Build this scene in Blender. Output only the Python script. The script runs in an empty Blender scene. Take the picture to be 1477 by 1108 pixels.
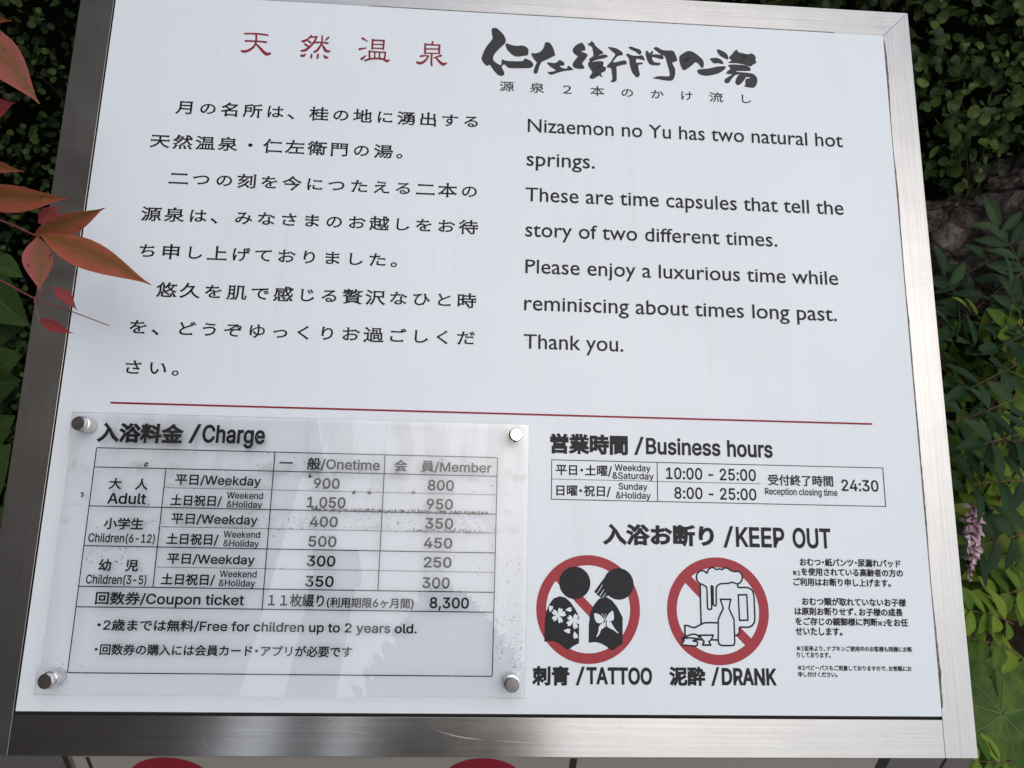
import bpy, bmesh, math, random
from math import sin, cos, pi, radians
from mathutils import Vector, Matrix, noise

random.seed(7)
SC = bpy.context.scene
COL = SC.collection

# ------------------------------------------------------------------ camera, sky, sun, exposure
cam_data = bpy.data.cameras.new('camera')
cam_data.sensor_width = 36.0
cam_data.lens = 36.0 * 1000.0 / 1477.0
cam_data.clip_start = 0.02
cam_data.clip_end = 200.0
cam = bpy.data.objects.new('camera', cam_data)
COL.objects.link(cam)
# columns: right, image-down, forward
R = [[0.998235, 0.030181, 0.05115], [-0.030085, -0.485599, 0.873664], [0.051206, -0.873661, -0.483834]]
cam.matrix_world = Matrix(((R[0][0], -R[0][1], -R[0][2], 0.2819),
                           (R[1][0], -R[1][1], -R[1][2], -0.28892),
                           (R[2][0], -R[2][1], -R[2][2], 1.25469),
                           (0, 0, 0, 1)))
SC.camera = cam
cam_data.dof.use_dof = True
cam_data.dof.focus_distance = 0.485
cam_data.dof.aperture_fstop = 26.0

SUN_EL, SUN_AZ = 52.0, 20.0            # azimuth measured from straight behind the camera towards the right
sd = Vector((sin(radians(SUN_AZ)) * cos(radians(SUN_EL)), -cos(radians(SUN_AZ)) * cos(radians(SUN_EL)), sin(radians(SUN_EL))))
world = bpy.data.worlds.new('World')
SC.world = world
world.use_nodes = True
wn = world.node_tree
bgn = wn.nodes['Background']
sky = wn.nodes.new('ShaderNodeTexSky')
sky.sky_type = 'NISHITA'
sky.sun_disc = False
sky.sun_elevation = radians(SUN_EL)
sky.sun_rotation = math.atan2(sd.x, sd.y)
sky.air_density = 1.3
sky.dust_density = 7.0
sky.ozone_density = 3.0
wn.links.new(sky.outputs[0], bgn.inputs[0])
bgn.inputs[1].default_value = 0.13
sun_data = bpy.data.lights.new('sun', 'SUN')
sun_data.energy = 1.45
sun_data.angle = radians(132)
sun_data.color = (1.0, 1.0, 1.0)
sun = bpy.data.objects.new('sun', sun_data)
COL.objects.link(sun)
sun.rotation_euler = (-sd).to_track_quat('-Z', 'Y').to_euler()
sun.location = (3, -3, 6)
SC.view_settings.view_transform = 'Standard'
SC.view_settings.look = 'None'
SC.view_settings.gamma = 1.0
SC.view_settings.use_curve_mapping = False
SC.view_settings.exposure = -0.22

# ------------------------------------------------------------------ helpers
def tag(o, label=None, cat=None, group=None, kind=None):
    if label: o['label'] = label
    if cat: o['category'] = cat
    if group: o['group'] = group
    if kind: o['kind'] = kind
    return o

def empty(name, loc=(0, 0, 0)):
    o = bpy.data.objects.new(name, None)
    o.location = loc
    o.empty_display_size = 0.1
    COL.objects.link(o)
    return o

def mobj(name, verts, faces, mats, parent=None, uvs=None, smooth=False, mat_idx=None):
    me = bpy.data.meshes.new(name)
    me.from_pydata([tuple(v) for v in verts], [], faces)
    for m in (mats if isinstance(mats, (list, tuple)) else [mats]):
        me.materials.append(m)
    if uvs is not None:
        ul = me.uv_layers.new(name='UVMap')
        for p in me.polygons:
            for li in p.loop_indices:
                ul.data[li].uv = uvs[me.loops[li].vertex_index]
    if mat_idx is not None:
        for p, k in zip(me.polygons, mat_idx):
            p.material_index = k
    if smooth:
        for p in me.polygons:
            p.use_smooth = True
    me.update()
    o = bpy.data.objects.new(name, me)
    COL.objects.link(o)
    if parent is not None:
        o.parent = parent
    return o

def bm_obj(name, bm, mats, parent=None, smooth=False):
    me = bpy.data.meshes.new(name)
    bmesh.ops.recalc_face_normals(bm, faces=bm.faces)
    bm.to_mesh(me)
    bm.free()
    for m in (mats if isinstance(mats, (list, tuple)) else [mats]):
        me.materials.append(m)
    if smooth:
        for p in me.polygons:
            p.use_smooth = True
    o = bpy.data.objects.new(name, me)
    COL.objects.link(o)
    if parent is not None:
        o.parent = parent
    return o

class MB:
    """collects vertices and faces for one mesh"""
    def __init__(self):
        self.v, self.f, self.uv = [], [], []
    def add(self, vs, fs, uvs=None):
        b = len(self.v)
        self.v += [tuple(p) for p in vs]
        self.f += [tuple(i + b for i in f) for f in fs]
        self.uv += uvs if uvs else [(0.5, 0.5)] * len(vs)
    def box(self, a, b):
        x0, y0, z0 = a; x1, y1, z1 = b
        self.add([(x0, y0, z0), (x1, y0, z0), (x1, y1, z0), (x0, y1, z0), (x0, y0, z1), (x1, y0, z1), (x1, y1, z1), (x0, y1, z1)],
                 [(3, 2, 1, 0), (4, 5, 6, 7), (0, 1, 5, 4), (1, 2, 6, 5), (2, 3, 7, 6), (3, 0, 4, 7)])
    def tube(self, pts, n=8):
        """pts: (x,y,z,radius)"""
        rings = []
        P = [Vector(p[:3]) for p in pts]
        for i, p in enumerate(P):
            d = (P[min(i + 1, len(P) - 1)] - P[max(i - 1, 0)]).normalized()
            a = d.cross(Vector((0, 0, 1)))
            if a.length < 1e-3: a = d.cross(Vector((1, 0, 0)))
            a.normalize(); b = d.cross(a)
            rings.append([p + (a * cos(2 * pi * k / n) + b * sin(2 * pi * k / n)) * pts[i][3] for k in range(n)])
        vs = [q for r in rings for q in r]
        fs = [(i * n + k, i * n + (k + 1) % n, (i + 1) * n + (k + 1) % n, (i + 1) * n + k) for i in range(len(P) - 1) for k in range(n)]
        fs += [tuple(range(n))[::-1], tuple((len(P) - 1) * n + k for k in range(n))]
        self.add(vs, fs)
    def build(self, name, mats, parent=None, smooth=False):
        return mobj(name, self.v, self.f, mats, parent, self.uv, smooth)

def catmull(pts, steps=4, closed=True):
    n = len(pts); out = []
    rng = range(n) if closed else range(n - 1)
    for i in rng:
        if closed:
            p0, p1, p2, p3 = pts[(i - 1) % n], pts[i], pts[(i + 1) % n], pts[(i + 2) % n]
        else:
            p0, p1, p2, p3 = pts[max(i - 1, 0)], pts[i], pts[i + 1], pts[min(i + 2, n - 1)]
        for s in range(steps):
            t = s / steps
            out.append(tuple(0.5 * (2 * b + (c - a) * t + (2 * a - 5 * b + 4 * c - d) * t * t + (3 * b - a - 3 * c + d) * t ** 3)
                             for a, b, c, d in zip(p0, p1, p2, p3)))
    if not closed: out.append(tuple(pts[-1]))
    return out

# ------------------------------------------------------------------ materials
def new_mat(name):
    m = bpy.data.materials.new(name)
    m.use_nodes = True
    nt = m.node_tree
    return m, nt, nt.nodes['Principled BSDF']

def nd(nt, typ, **kw):
    n = nt.nodes.new(typ)
    for k, v in kw.items():
        if hasattr(n, k): setattr(n, k, v)
        else: n.inputs[k].default_value = v
    return n

def ramp(nt, stops, interp='LINEAR'):
    r = nt.nodes.new('ShaderNodeValToRGB')
    r.color_ramp.interpolation = interp
    els = r.color_ramp.elements
    while len(els) < len(stops): els.new(0.5)
    for e, (p, c) in zip(els, stops):
        e.position = p
        e.color = (c[0], c[1], c[2], 1) if isinstance(c, (tuple, list)) else (c, c, c, 1)
    return r

def plain(name, col, rough=0.5, spec=0.5, metallic=0.0, noise_scale=None, noise_amt=0.15, bump=0.0):
    m, nt, b = new_mat(name)
    b.inputs['Roughness'].default_value = rough
    b.inputs['Metallic'].default_value = metallic
    b.inputs['Specular IOR Level'].default_value = spec
    if noise_scale:
        tc = nd(nt, 'ShaderNodeTexCoord')
        nz = nd(nt, 'ShaderNodeTexNoise', Scale=noise_scale, Detail=6.0)
        nt.links.new(tc.outputs['Object'], nz.inputs['Vector'])
        r = ramp(nt, [(0.3, tuple(c * (1 - noise_amt) for c in col)), (0.7, tuple(min(1, c * (1 + noise_amt)) for c in col))])
        nt.links.new(nz.outputs['Fac'], r.inputs['Fac'])
        nt.links.new(r.outputs['Color'], b.inputs['Base Color'])
        if bump:
            bp = nd(nt, 'ShaderNodeBump', Strength=bump, Distance=0.01)
            nt.links.new(nz.outputs['Fac'], bp.inputs['Height'])
            nt.links.new(bp.outputs['Normal'], b.inputs['Normal'])
    else:
        b.inputs['Base Color'].default_value = (*col, 1)
    return m

def brushed(name, along_x, base=0.42, rough=0.17):
    """stainless steel with fine brush lines and faint water marks"""
    m, nt, b = new_mat(name)
    b.inputs['Metallic'].default_value = 1.0
    tc = nd(nt, 'ShaderNodeTexCoord')
    mp = nd(nt, 'ShaderNodeMapping')
    mp.inputs['Scale'].default_value = (9, 1100, 400) if along_x else (1100, 9, 400)
    nt.links.new(tc.outputs['Object'], mp.inputs['Vector'])
    n1 = nd(nt, 'ShaderNodeTexNoise', Scale=1.0, Detail=4.0, Roughness=0.6)
    nt.links.new(mp.outputs[0], n1.inputs['Vector'])
    n2 = nd(nt, 'ShaderNodeTexNoise', Scale=38.0, Detail=5.0, Roughness=0.65)
    nt.links.new(tc.outputs['Object'], n2.inputs['Vector'])
    n3 = nd(nt, 'ShaderNodeTexNoise', Scale=420.0, Detail=2.0)
    nt.links.new(tc.outputs['Object'], n3.inputs['Vector'])
    r1 = ramp(nt, [(0.25, base * 0.88), (0.75, base * 1.10)])
    nt.links.new(n1.outputs['Fac'], r1.inputs['Fac'])
    spots = ramp(nt, [(0.66, 1.0), (0.76, 0.72)])
    nt.links.new(n3.outputs['Fac'], spots.inputs['Fac'])
    patches = ramp(nt, [(0.35, (0.93, 0.945, 0.955)), (0.6, (0.97, 0.99, 1.0))])
    nt.links.new(n2.outputs['Fac'], patches.inputs['Fac'])
    mx = nd(nt, 'ShaderNodeMix', data_type='RGBA', blend_type='MULTIPLY'); mx.inputs['Factor'].default_value = 0.45
    nt.links.new(r1.outputs[0], mx.inputs[6]); nt.links.new(spots.outputs[0], mx.inputs[7])
    mx2 = nd(nt, 'ShaderNodeMix', data_type='RGBA', blend_type='MULTIPLY'); mx2.inputs['Factor'].default_value = 1.0
    nt.links.new(mx.outputs[2], mx2.inputs[6]); nt.links.new(patches.outputs[0], mx2.inputs[7])
    nt.links.new(mx2.outputs[2], b.inputs['Base Color'])
    rr = nd(nt, 'ShaderNodeMapRange')
    rr.inputs['To Min'].default_value = rough - 0.01; rr.inputs['To Max'].default_value = rough + 0.04
    nt.links.new(n2.outputs['Fac'], rr.inputs['Value'])
    nt.links.new(rr.outputs[0], b.inputs['Roughness'])
    b.inputs['Anisotropic'].default_value = 0.75
    cv = nd(nt, 'ShaderNodeCombineXYZ'); cv.inputs[0 if not along_x else 1].default_value = 1.0
    vt = nd(nt, 'ShaderNodeVectorTransform', vector_type='VECTOR', convert_from='OBJECT', convert_to='WORLD')
    nt.links.new(cv.outputs[0], vt.inputs[0]); nt.links.new(vt.outputs[0], b.inputs['Tangent'])
    bp = nd(nt, 'ShaderNodeBump', Strength=0.06, Distance=0.0003)
    nt.links.new(n1.outputs['Fac'], bp.inputs['Height'])
    nt.links.new(bp.outputs['Normal'], b.inputs['Normal'])
    return m

def leaf_mat(name, stops, rough=0.45, vein=(0.10, 0.14, 0.05), vein_n=9, vein_amt=0.5, spread=0.35, trans=0.15, bump=0.3):
    """leaf: u across (0..1), v along; colours picked per leaf, midrib and slanted side veins"""
    m, nt, b = new_mat(name)
    b.inputs['Roughness'].default_value = rough
    b.inputs['Specular IOR Level'].default_value = 0.10
    geo = nd(nt, 'ShaderNodeNewGeometry')
    uv = nd(nt, 'ShaderNodeTexCoord')
    sep = nd(nt, 'ShaderNodeSeparateXYZ')
    nt.links.new(uv.outputs['UV'], sep.inputs[0])
    def math_(op, a, bb=None, clamp=False):
        n = nd(nt, 'ShaderNodeMath', operation=op, use_clamp=clamp)
        for k, x in ((0, a), (1, bb)):
            if x is None: continue
            if isinstance(x, (int, float)): n.inputs[k].default_value = x
            else: nt.links.new(x, n.inputs[k])
        return n.outputs[0]
    across = math_('ABSOLUTE', math_('SUBTRACT', sep.outputs['X'], 0.5))       # 0 at the midrib
    nz = nd(nt, 'ShaderNodeTexNoise', Scale=60.0, Detail=5.0)
    nt.links.new(uv.outputs['Object'], nz.inputs['Vector'])
    fac = math_('ADD', math_('MULTIPLY', geo.outputs['Random Per Island'], 1 - spread), math_('MULTIPLY', nz.outputs['Fac'], spread))
    r = ramp(nt, stops)
    nt.links.new(fac, r.inputs['Fac'])
    side = math_('FRACT', math_('MULTIPLY', math_('SUBTRACT', sep.outputs['Y'], math_('MULTIPLY', across, 0.5)), vein_n))
    sv = math_('GREATER_THAN', math_('ABSOLUTE', math_('SUBTRACT', side, 0.5)), 0.455)
    mid = math_('LESS_THAN', across, 0.018)
    v_ = math_('MULTIPLY', math_('MAXIMUM', math_('MULTIPLY', sv, 0.45), mid), vein_amt)
    mx = nd(nt, 'ShaderNodeMix', data_type='RGBA')
    nt.links.new(v_, mx.inputs[0]); nt.links.new(r.outputs[0], mx.inputs[6]); mx.inputs[7].default_value = (*vein, 1)
    nt.links.new(mx.outputs[2], b.inputs['Base Color'])
    bp = nd(nt, 'ShaderNodeBump', Strength=bump, Distance=0.002)
    nt.links.new(math_('ADD', math_('MULTIPLY', v_, -1.0), math_('MULTIPLY', nz.outputs['Fac'], 0.5)), bp.inputs['Height'])
    nt.links.new(bp.outputs['Normal'], b.inputs['Normal'])
    tr = nd(nt, 'ShaderNodeBsdfTranslucent')
    nt.links.new(mx.outputs[2], tr.inputs['Color'])
    ms = nd(nt, 'ShaderNodeMixShader'); ms.inputs[0].default_value = trans
    nt.links.new(b.outputs[0], ms.inputs[1]); nt.links.new(tr.outputs[0], ms.inputs[2])
    nt.links.new(ms.outputs[0], nt.nodes['Material Output'].inputs['Surface'])
    return m

def nandina_mat(name, edge, mid):
    """red leaf: one half olive, fading over the midrib to pink at the other edge, with fine slanted veins"""
    m, nt, b = new_mat(name)
    b.inputs['Roughness'].default_value = 0.5
    b.inputs['Specular IOR Level'].default_value = 0.12
    tc = nd(nt, 'ShaderNodeTexCoord')
    sep = nd(nt, 'ShaderNodeSeparateXYZ'); nt.links.new(tc.outputs['UV'], sep.inputs[0])
    nz = nd(nt, 'ShaderNodeTexNoise', Scale=70.0, Detail=5.0); nt.links.new(tc.outputs['Object'], nz.inputs['Vector'])
    def math_(op, a, bb=None):
        n = nd(nt, 'ShaderNodeMath', operation=op)
        for k, x in ((0, a), (1, bb)):
            if x is None: continue
            if isinstance(x, (int, float)): n.inputs[k].default_value = x
            else: nt.links.new(x, n.inputs[k])
        return n.outputs[0]
    f = math_('ADD', sep.outputs['X'], math_('MULTIPLY', math_('SUBTRACT', nz.outputs['Fac'], 0.5), 0.55))
    mixc = tuple(0.45 * a + 0.55 * c for a, c in zip(edge, mid))
    r = ramp(nt, [(0.0, edge), (0.16, mixc), (0.30, mid), (0.50, mid), (0.60, mixc), (0.78, edge), (1.0, tuple(x * 1.1 for x in edge))])
    nt.links.new(f, r.inputs['Fac'])
    across = math_('ABSOLUTE', math_('SUBTRACT', sep.outputs['X'], 0.5))
    side = math_('FRACT', math_('MULTIPLY', math_('SUBTRACT', sep.outputs['Y'], math_('MULTIPLY', across, 0.55)), 15.0))
    sv = math_('MULTIPLY', math_('GREATER_THAN', math_('ABSOLUTE', math_('SUBTRACT', side, 0.5)), 0.42), 0.50)
    midr = math_('LESS_THAN', across, 0.022)
    v_ = math_('MAXIMUM', sv, math_('MULTIPLY', midr, 0.55))
    mx = nd(nt, 'ShaderNodeMix', data_type='RGBA')
    sp_ = nd(nt, 'ShaderNodeTexNoise', Scale=330.0, Detail=3.0); nt.links.new(tc.outputs['Object'], sp_.inputs['Vector'])
    sr_ = ramp(nt, [(0.62, (1, 1, 1)), (0.72, (0.45, 0.38, 0.35))]); nt.links.new(sp_.outputs['Fac'], sr_.inputs['Fac'])
    ml = nd(nt, 'ShaderNodeMix', data_type='RGBA', blend_type='MULTIPLY'); ml.inputs['Factor'].default_value = 1.0
    nt.links.new(r.outputs[0], ml.inputs[6]); nt.links.new(sr_.outputs[0], ml.inputs[7])
    nt.links.new(v_, mx.inputs[0]); nt.links.new(ml.outputs[2], mx.inputs[6]); mx.inputs[7].default_value = (0.20, 0.115, 0.055, 1)
    nt.links.new(mx.outputs[2], b.inputs['Base Color'])
    bp = nd(nt, 'ShaderNodeBump', Strength=0.35, Distance=0.001)
    nt.links.new(math_('SUBTRACT', nz.outputs['Fac'], v_), bp.inputs['Height']); nt.links.new(bp.outputs['Normal'], b.inputs['Normal'])
    tr = nd(nt, 'ShaderNodeBsdfTranslucent'); nt.links.new(mx.outputs[2], tr.inputs['Color'])
    ms = nd(nt, 'ShaderNodeMixShader'); ms.inputs[0].default_value = 0.22
    nt.links.new(b.outputs[0], ms.inputs[1]); nt.links.new(tr.outputs[0], ms.inputs[2])
    nt.links.new(ms.outputs[0], nt.nodes['Material Output'].inputs['Surface'])
    return m

STEEL_U = brushed('brushed_steel_across', True)
STEEL_V = brushed('brushed_steel_along', False)
CHROME = plain('polished_steel', (0.62, 0.61, 0.60), 0.12, metallic=1.0, noise_scale=300, noise_amt=0.12)
def panel_white(name):
    m, nt, b = new_mat(name)
    b.inputs['Roughness'].default_value = 0.36
    b.inputs['Specular IOR Level'].default_value = 0.45
    tc = nd(nt, 'ShaderNodeTexCoord')
    def layer(scale, vec_scale, lo, hi, dark, prev):
        mp = nd(nt, 'ShaderNodeMapping'); mp.inputs['Scale'].default_value = vec_scale
        nt.links.new(tc.outputs['Object'], mp.inputs['Vector'])
        n = nd(nt, 'ShaderNodeTexNoise', Scale=scale, Detail=6.0, Roughness=0.6); nt.links.new(mp.outputs[0], n.inputs['Vector'])
        r = ramp(nt, [(lo, (1, 1, 1)), (hi, dark)]); nt.links.new(n.outputs['Fac'], r.inputs['Fac'])
        mx = nd(nt, 'ShaderNodeMix', data_type='RGBA', blend_type='MULTIPLY'); mx.inputs['Factor'].default_value = 1.0
        if prev is None: mx.inputs[6].default_value = (0.63, 0.705, 0.795, 1)
        else: nt.links.new(prev, mx.inputs[6])
        nt.links.new(r.outputs[0], mx.inputs[7])
        return mx.outputs[2], n
    c, n0 = layer(5.0, (1, 1, 1), 0.35, 0.75, (0.955, 0.955, 0.95), None)
    c, _ = layer(1.0, (90, 5, 1), 0.55, 0.75, (0.962, 0.957, 0.945), c)          # drip marks
    c, n2 = layer(260.0, (1, 1, 1), 0.66, 0.78, (0.90, 0.89, 0.87), c)           # dust
    nt.links.new(c, b.inputs['Base Color'])
    mr = nd(nt, 'ShaderNodeMapRange'); mr.inputs['To Min'].default_value = 0.30; mr.inputs['To Max'].default_value = 0.48
    nt.links.new(n0.outputs['Fac'], mr.inputs['Value']); nt.links.new(mr.outputs[0], b.inputs['Roughness'])
    return m
WHITE = panel_white('white_panel')
SHEET = plain('white_sheet', (0.26, 0.25, 0.245), 0.5, noise_scale=20, noise_amt=0.02)
INK = plain('dark_grey_ink', (0.011, 0.0125, 0.0175), 0.5, spec=0.2)
INK_P = plain('black_print', (0.006, 0.006, 0.009), 0.5, spec=0.15)
RED_INK = plain('red_ink', (0.29, 0.022, 0.038), 0.45, spec=0.3)
DEEP_RED = plain('deep_red_ink', (0.20, 0.008, 0.025), 0.45, spec=0.3)
GAP = plain('gap_line_black', (0.012, 0.012, 0.012), 0.8)  # shadow gap round the panel painted black; also for door gaps, printed lines
GRIME = plain('old_sealant', (0.12, 0.115, 0.105), 0.9, noise_scale=260, noise_amt=0.6)
SPECK = plain('dark_grime', (0.060, 0.046, 0.032), 0.9)
RUST = plain('brown_grime', (0.11, 0.055, 0.025), 0.9)
WHITE_FILL = plain('white_print', (0.60, 0.685, 0.785), 0.38, spec=0.4)

def acrylic():
    m, nt, b = new_mat('clear_acrylic')
    out = nt.nodes['Material Output']
    tr = nd(nt, 'ShaderNodeBsdfTransparent'); tr.inputs[0].default_value = (0.995, 0.997, 1.0, 1)
    gl = nd(nt, 'ShaderNodeBsdfGlossy'); gl.inputs['Roughness'].default_value = 0.0
    fr = nd(nt, 'ShaderNodeFresnel'); fr.inputs['IOR'].default_value = 1.76
    gf = nd(nt, 'ShaderNodeNewGeometry')
    fk = nd(nt, 'ShaderNodeMath', operation='SUBTRACT', use_clamp=True)
    nt.links.new(fr.outputs[0], fk.inputs[0]); nt.links.new(gf.outputs['Backfacing'], fk.inputs[1])
    ms = nd(nt, 'ShaderNodeMixShader')
    nt.links.new(fk.outputs[0], ms.inputs[0]); nt.links.new(tr.outputs[0], ms.inputs[1]); nt.links.new(gl.outputs[0], ms.inputs[2])
    # dried water film, mostly along the upper part
    tc = nd(nt, 'ShaderNodeTexCoord')
    mp = nd(nt, 'ShaderNodeMapping'); mp.inputs['Scale'].default_value = (75, 14, 1)
    nt.links.new(tc.outputs['Object'], mp.inputs['Vector'])
    nz = nd(nt, 'ShaderNodeTexNoise', Scale=1.0, Detail=4.0, Roughness=0.5); nt.links.new(mp.outputs[0], nz.inputs['Vector'])
    r = ramp(nt, [(0.48, 0.0), (0.56, 1.0), (0.72, 0.35)]); nt.links.new(nz.outputs['Fac'], r.inputs['Fac'])
    sep = nd(nt, 'ShaderNodeSeparateXYZ'); nt.links.new(tc.outputs['Object'], sep.inputs[0])
    mr = nd(nt, 'ShaderNodeMapRange'); mr.inputs['From Min'].default_value = 0.130; mr.inputs['From Max'].default_value = 0.165
    mr.inputs['To Max'].default_value = 0.04
    nt.links.new(sep.outputs['Y'], mr.inputs['Value'])
    mu = nd(nt, 'ShaderNodeMath', operation='MULTIPLY'); nt.links.new(r.outputs[0], mu.inputs[0]); nt.links.new(mr.outputs[0], mu.inputs[1])
    n5 = nd(nt, 'ShaderNodeTexNoise', Scale=70.0, Detail=8.0, Roughness=0.7); nt.links.new(tc.outputs['Object'], n5.inputs['Vector'])
    r5 = ramp(nt, [(0.52, 0.0), (0.70, 1.0)]); nt.links.new(n5.outputs['Fac'], r5.inputs['Fac'])
    bands = None
    for yc, hw in ((0.1282, 0.0030), (0.1170, 0.0040), (0.1530, 0.0070), (0.1415, 0.0022)):
        d_ = nd(nt, 'ShaderNodeMath', operation='SUBTRACT'); d_.inputs[1].default_value = yc; nt.links.new(sep.outputs['Y'], d_.inputs[0])
        a_ = nd(nt, 'ShaderNodeMath', operation='ABSOLUTE'); nt.links.new(d_.outputs[0], a_.inputs[0])
        m_ = nd(nt, 'ShaderNodeMapRange'); m_.inputs['From Min'].default_value = hw; m_.inputs['From Max'].default_value = 0.0; m_.inputs['To Max'].default_value = 0.22
        nt.links.new(a_.outputs[0], m_.inputs['Value'])
        if bands is None: bands = m_.outputs[0]
        else:
            x_ = nd(nt, 'ShaderNodeMath', operation='MAXIMUM'); nt.links.new(bands, x_.inputs[0]); nt.links.new(m_.outputs[0], x_.inputs[1]); bands = x_.outputs[0]
    sm = nd(nt, 'ShaderNodeMath', operation='MULTIPLY'); nt.links.new(r5.outputs[0], sm.inputs[0]); nt.links.new(bands, sm.inputs[1])
    mu2 = nd(nt, 'ShaderNodeMath', operation='MAXIMUM'); nt.links.new(mu.outputs[0], mu2.inputs[0]); nt.links.new(sm.outputs[0], mu2.inputs[1]); mu = mu2
    df = nd(nt, 'ShaderNodeBsdfDiffuse'); df.inputs[0].default_value = (0.17, 0.145, 0.12, 1)
    ms2 = nd(nt, 'ShaderNodeMixShader')
    nt.links.new(mu.outputs[0], ms2.inputs[0]); nt.links.new(ms.outputs[0], ms2.inputs[1]); nt.links.new(df.outputs[0], ms2.inputs[2])
    nt.links.new(ms2.outputs[0], out.inputs['Surface'])
    e, et, eb = new_mat('acrylic_edge')
    eb.inputs['Base Color'].default_value = (0.88, 0.90, 0.91, 1); eb.inputs['Roughness'].default_value = 0.25
    t2 = nd(et, 'ShaderNodeBsdfTransparent'); m3 = nd(et, 'ShaderNodeMixShader'); m3.inputs[0].default_value = 0.85
    et.links.new(t2.outputs[0], m3.inputs[1]); et.links.new(eb.outputs[0], m3.inputs[2])
    et.links.new(m3.outputs[0], et.nodes['Material Output'].inputs['Surface'])
    return m, e
ACRYLIC, ACRYLIC_EDGE = acrylic()

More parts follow.
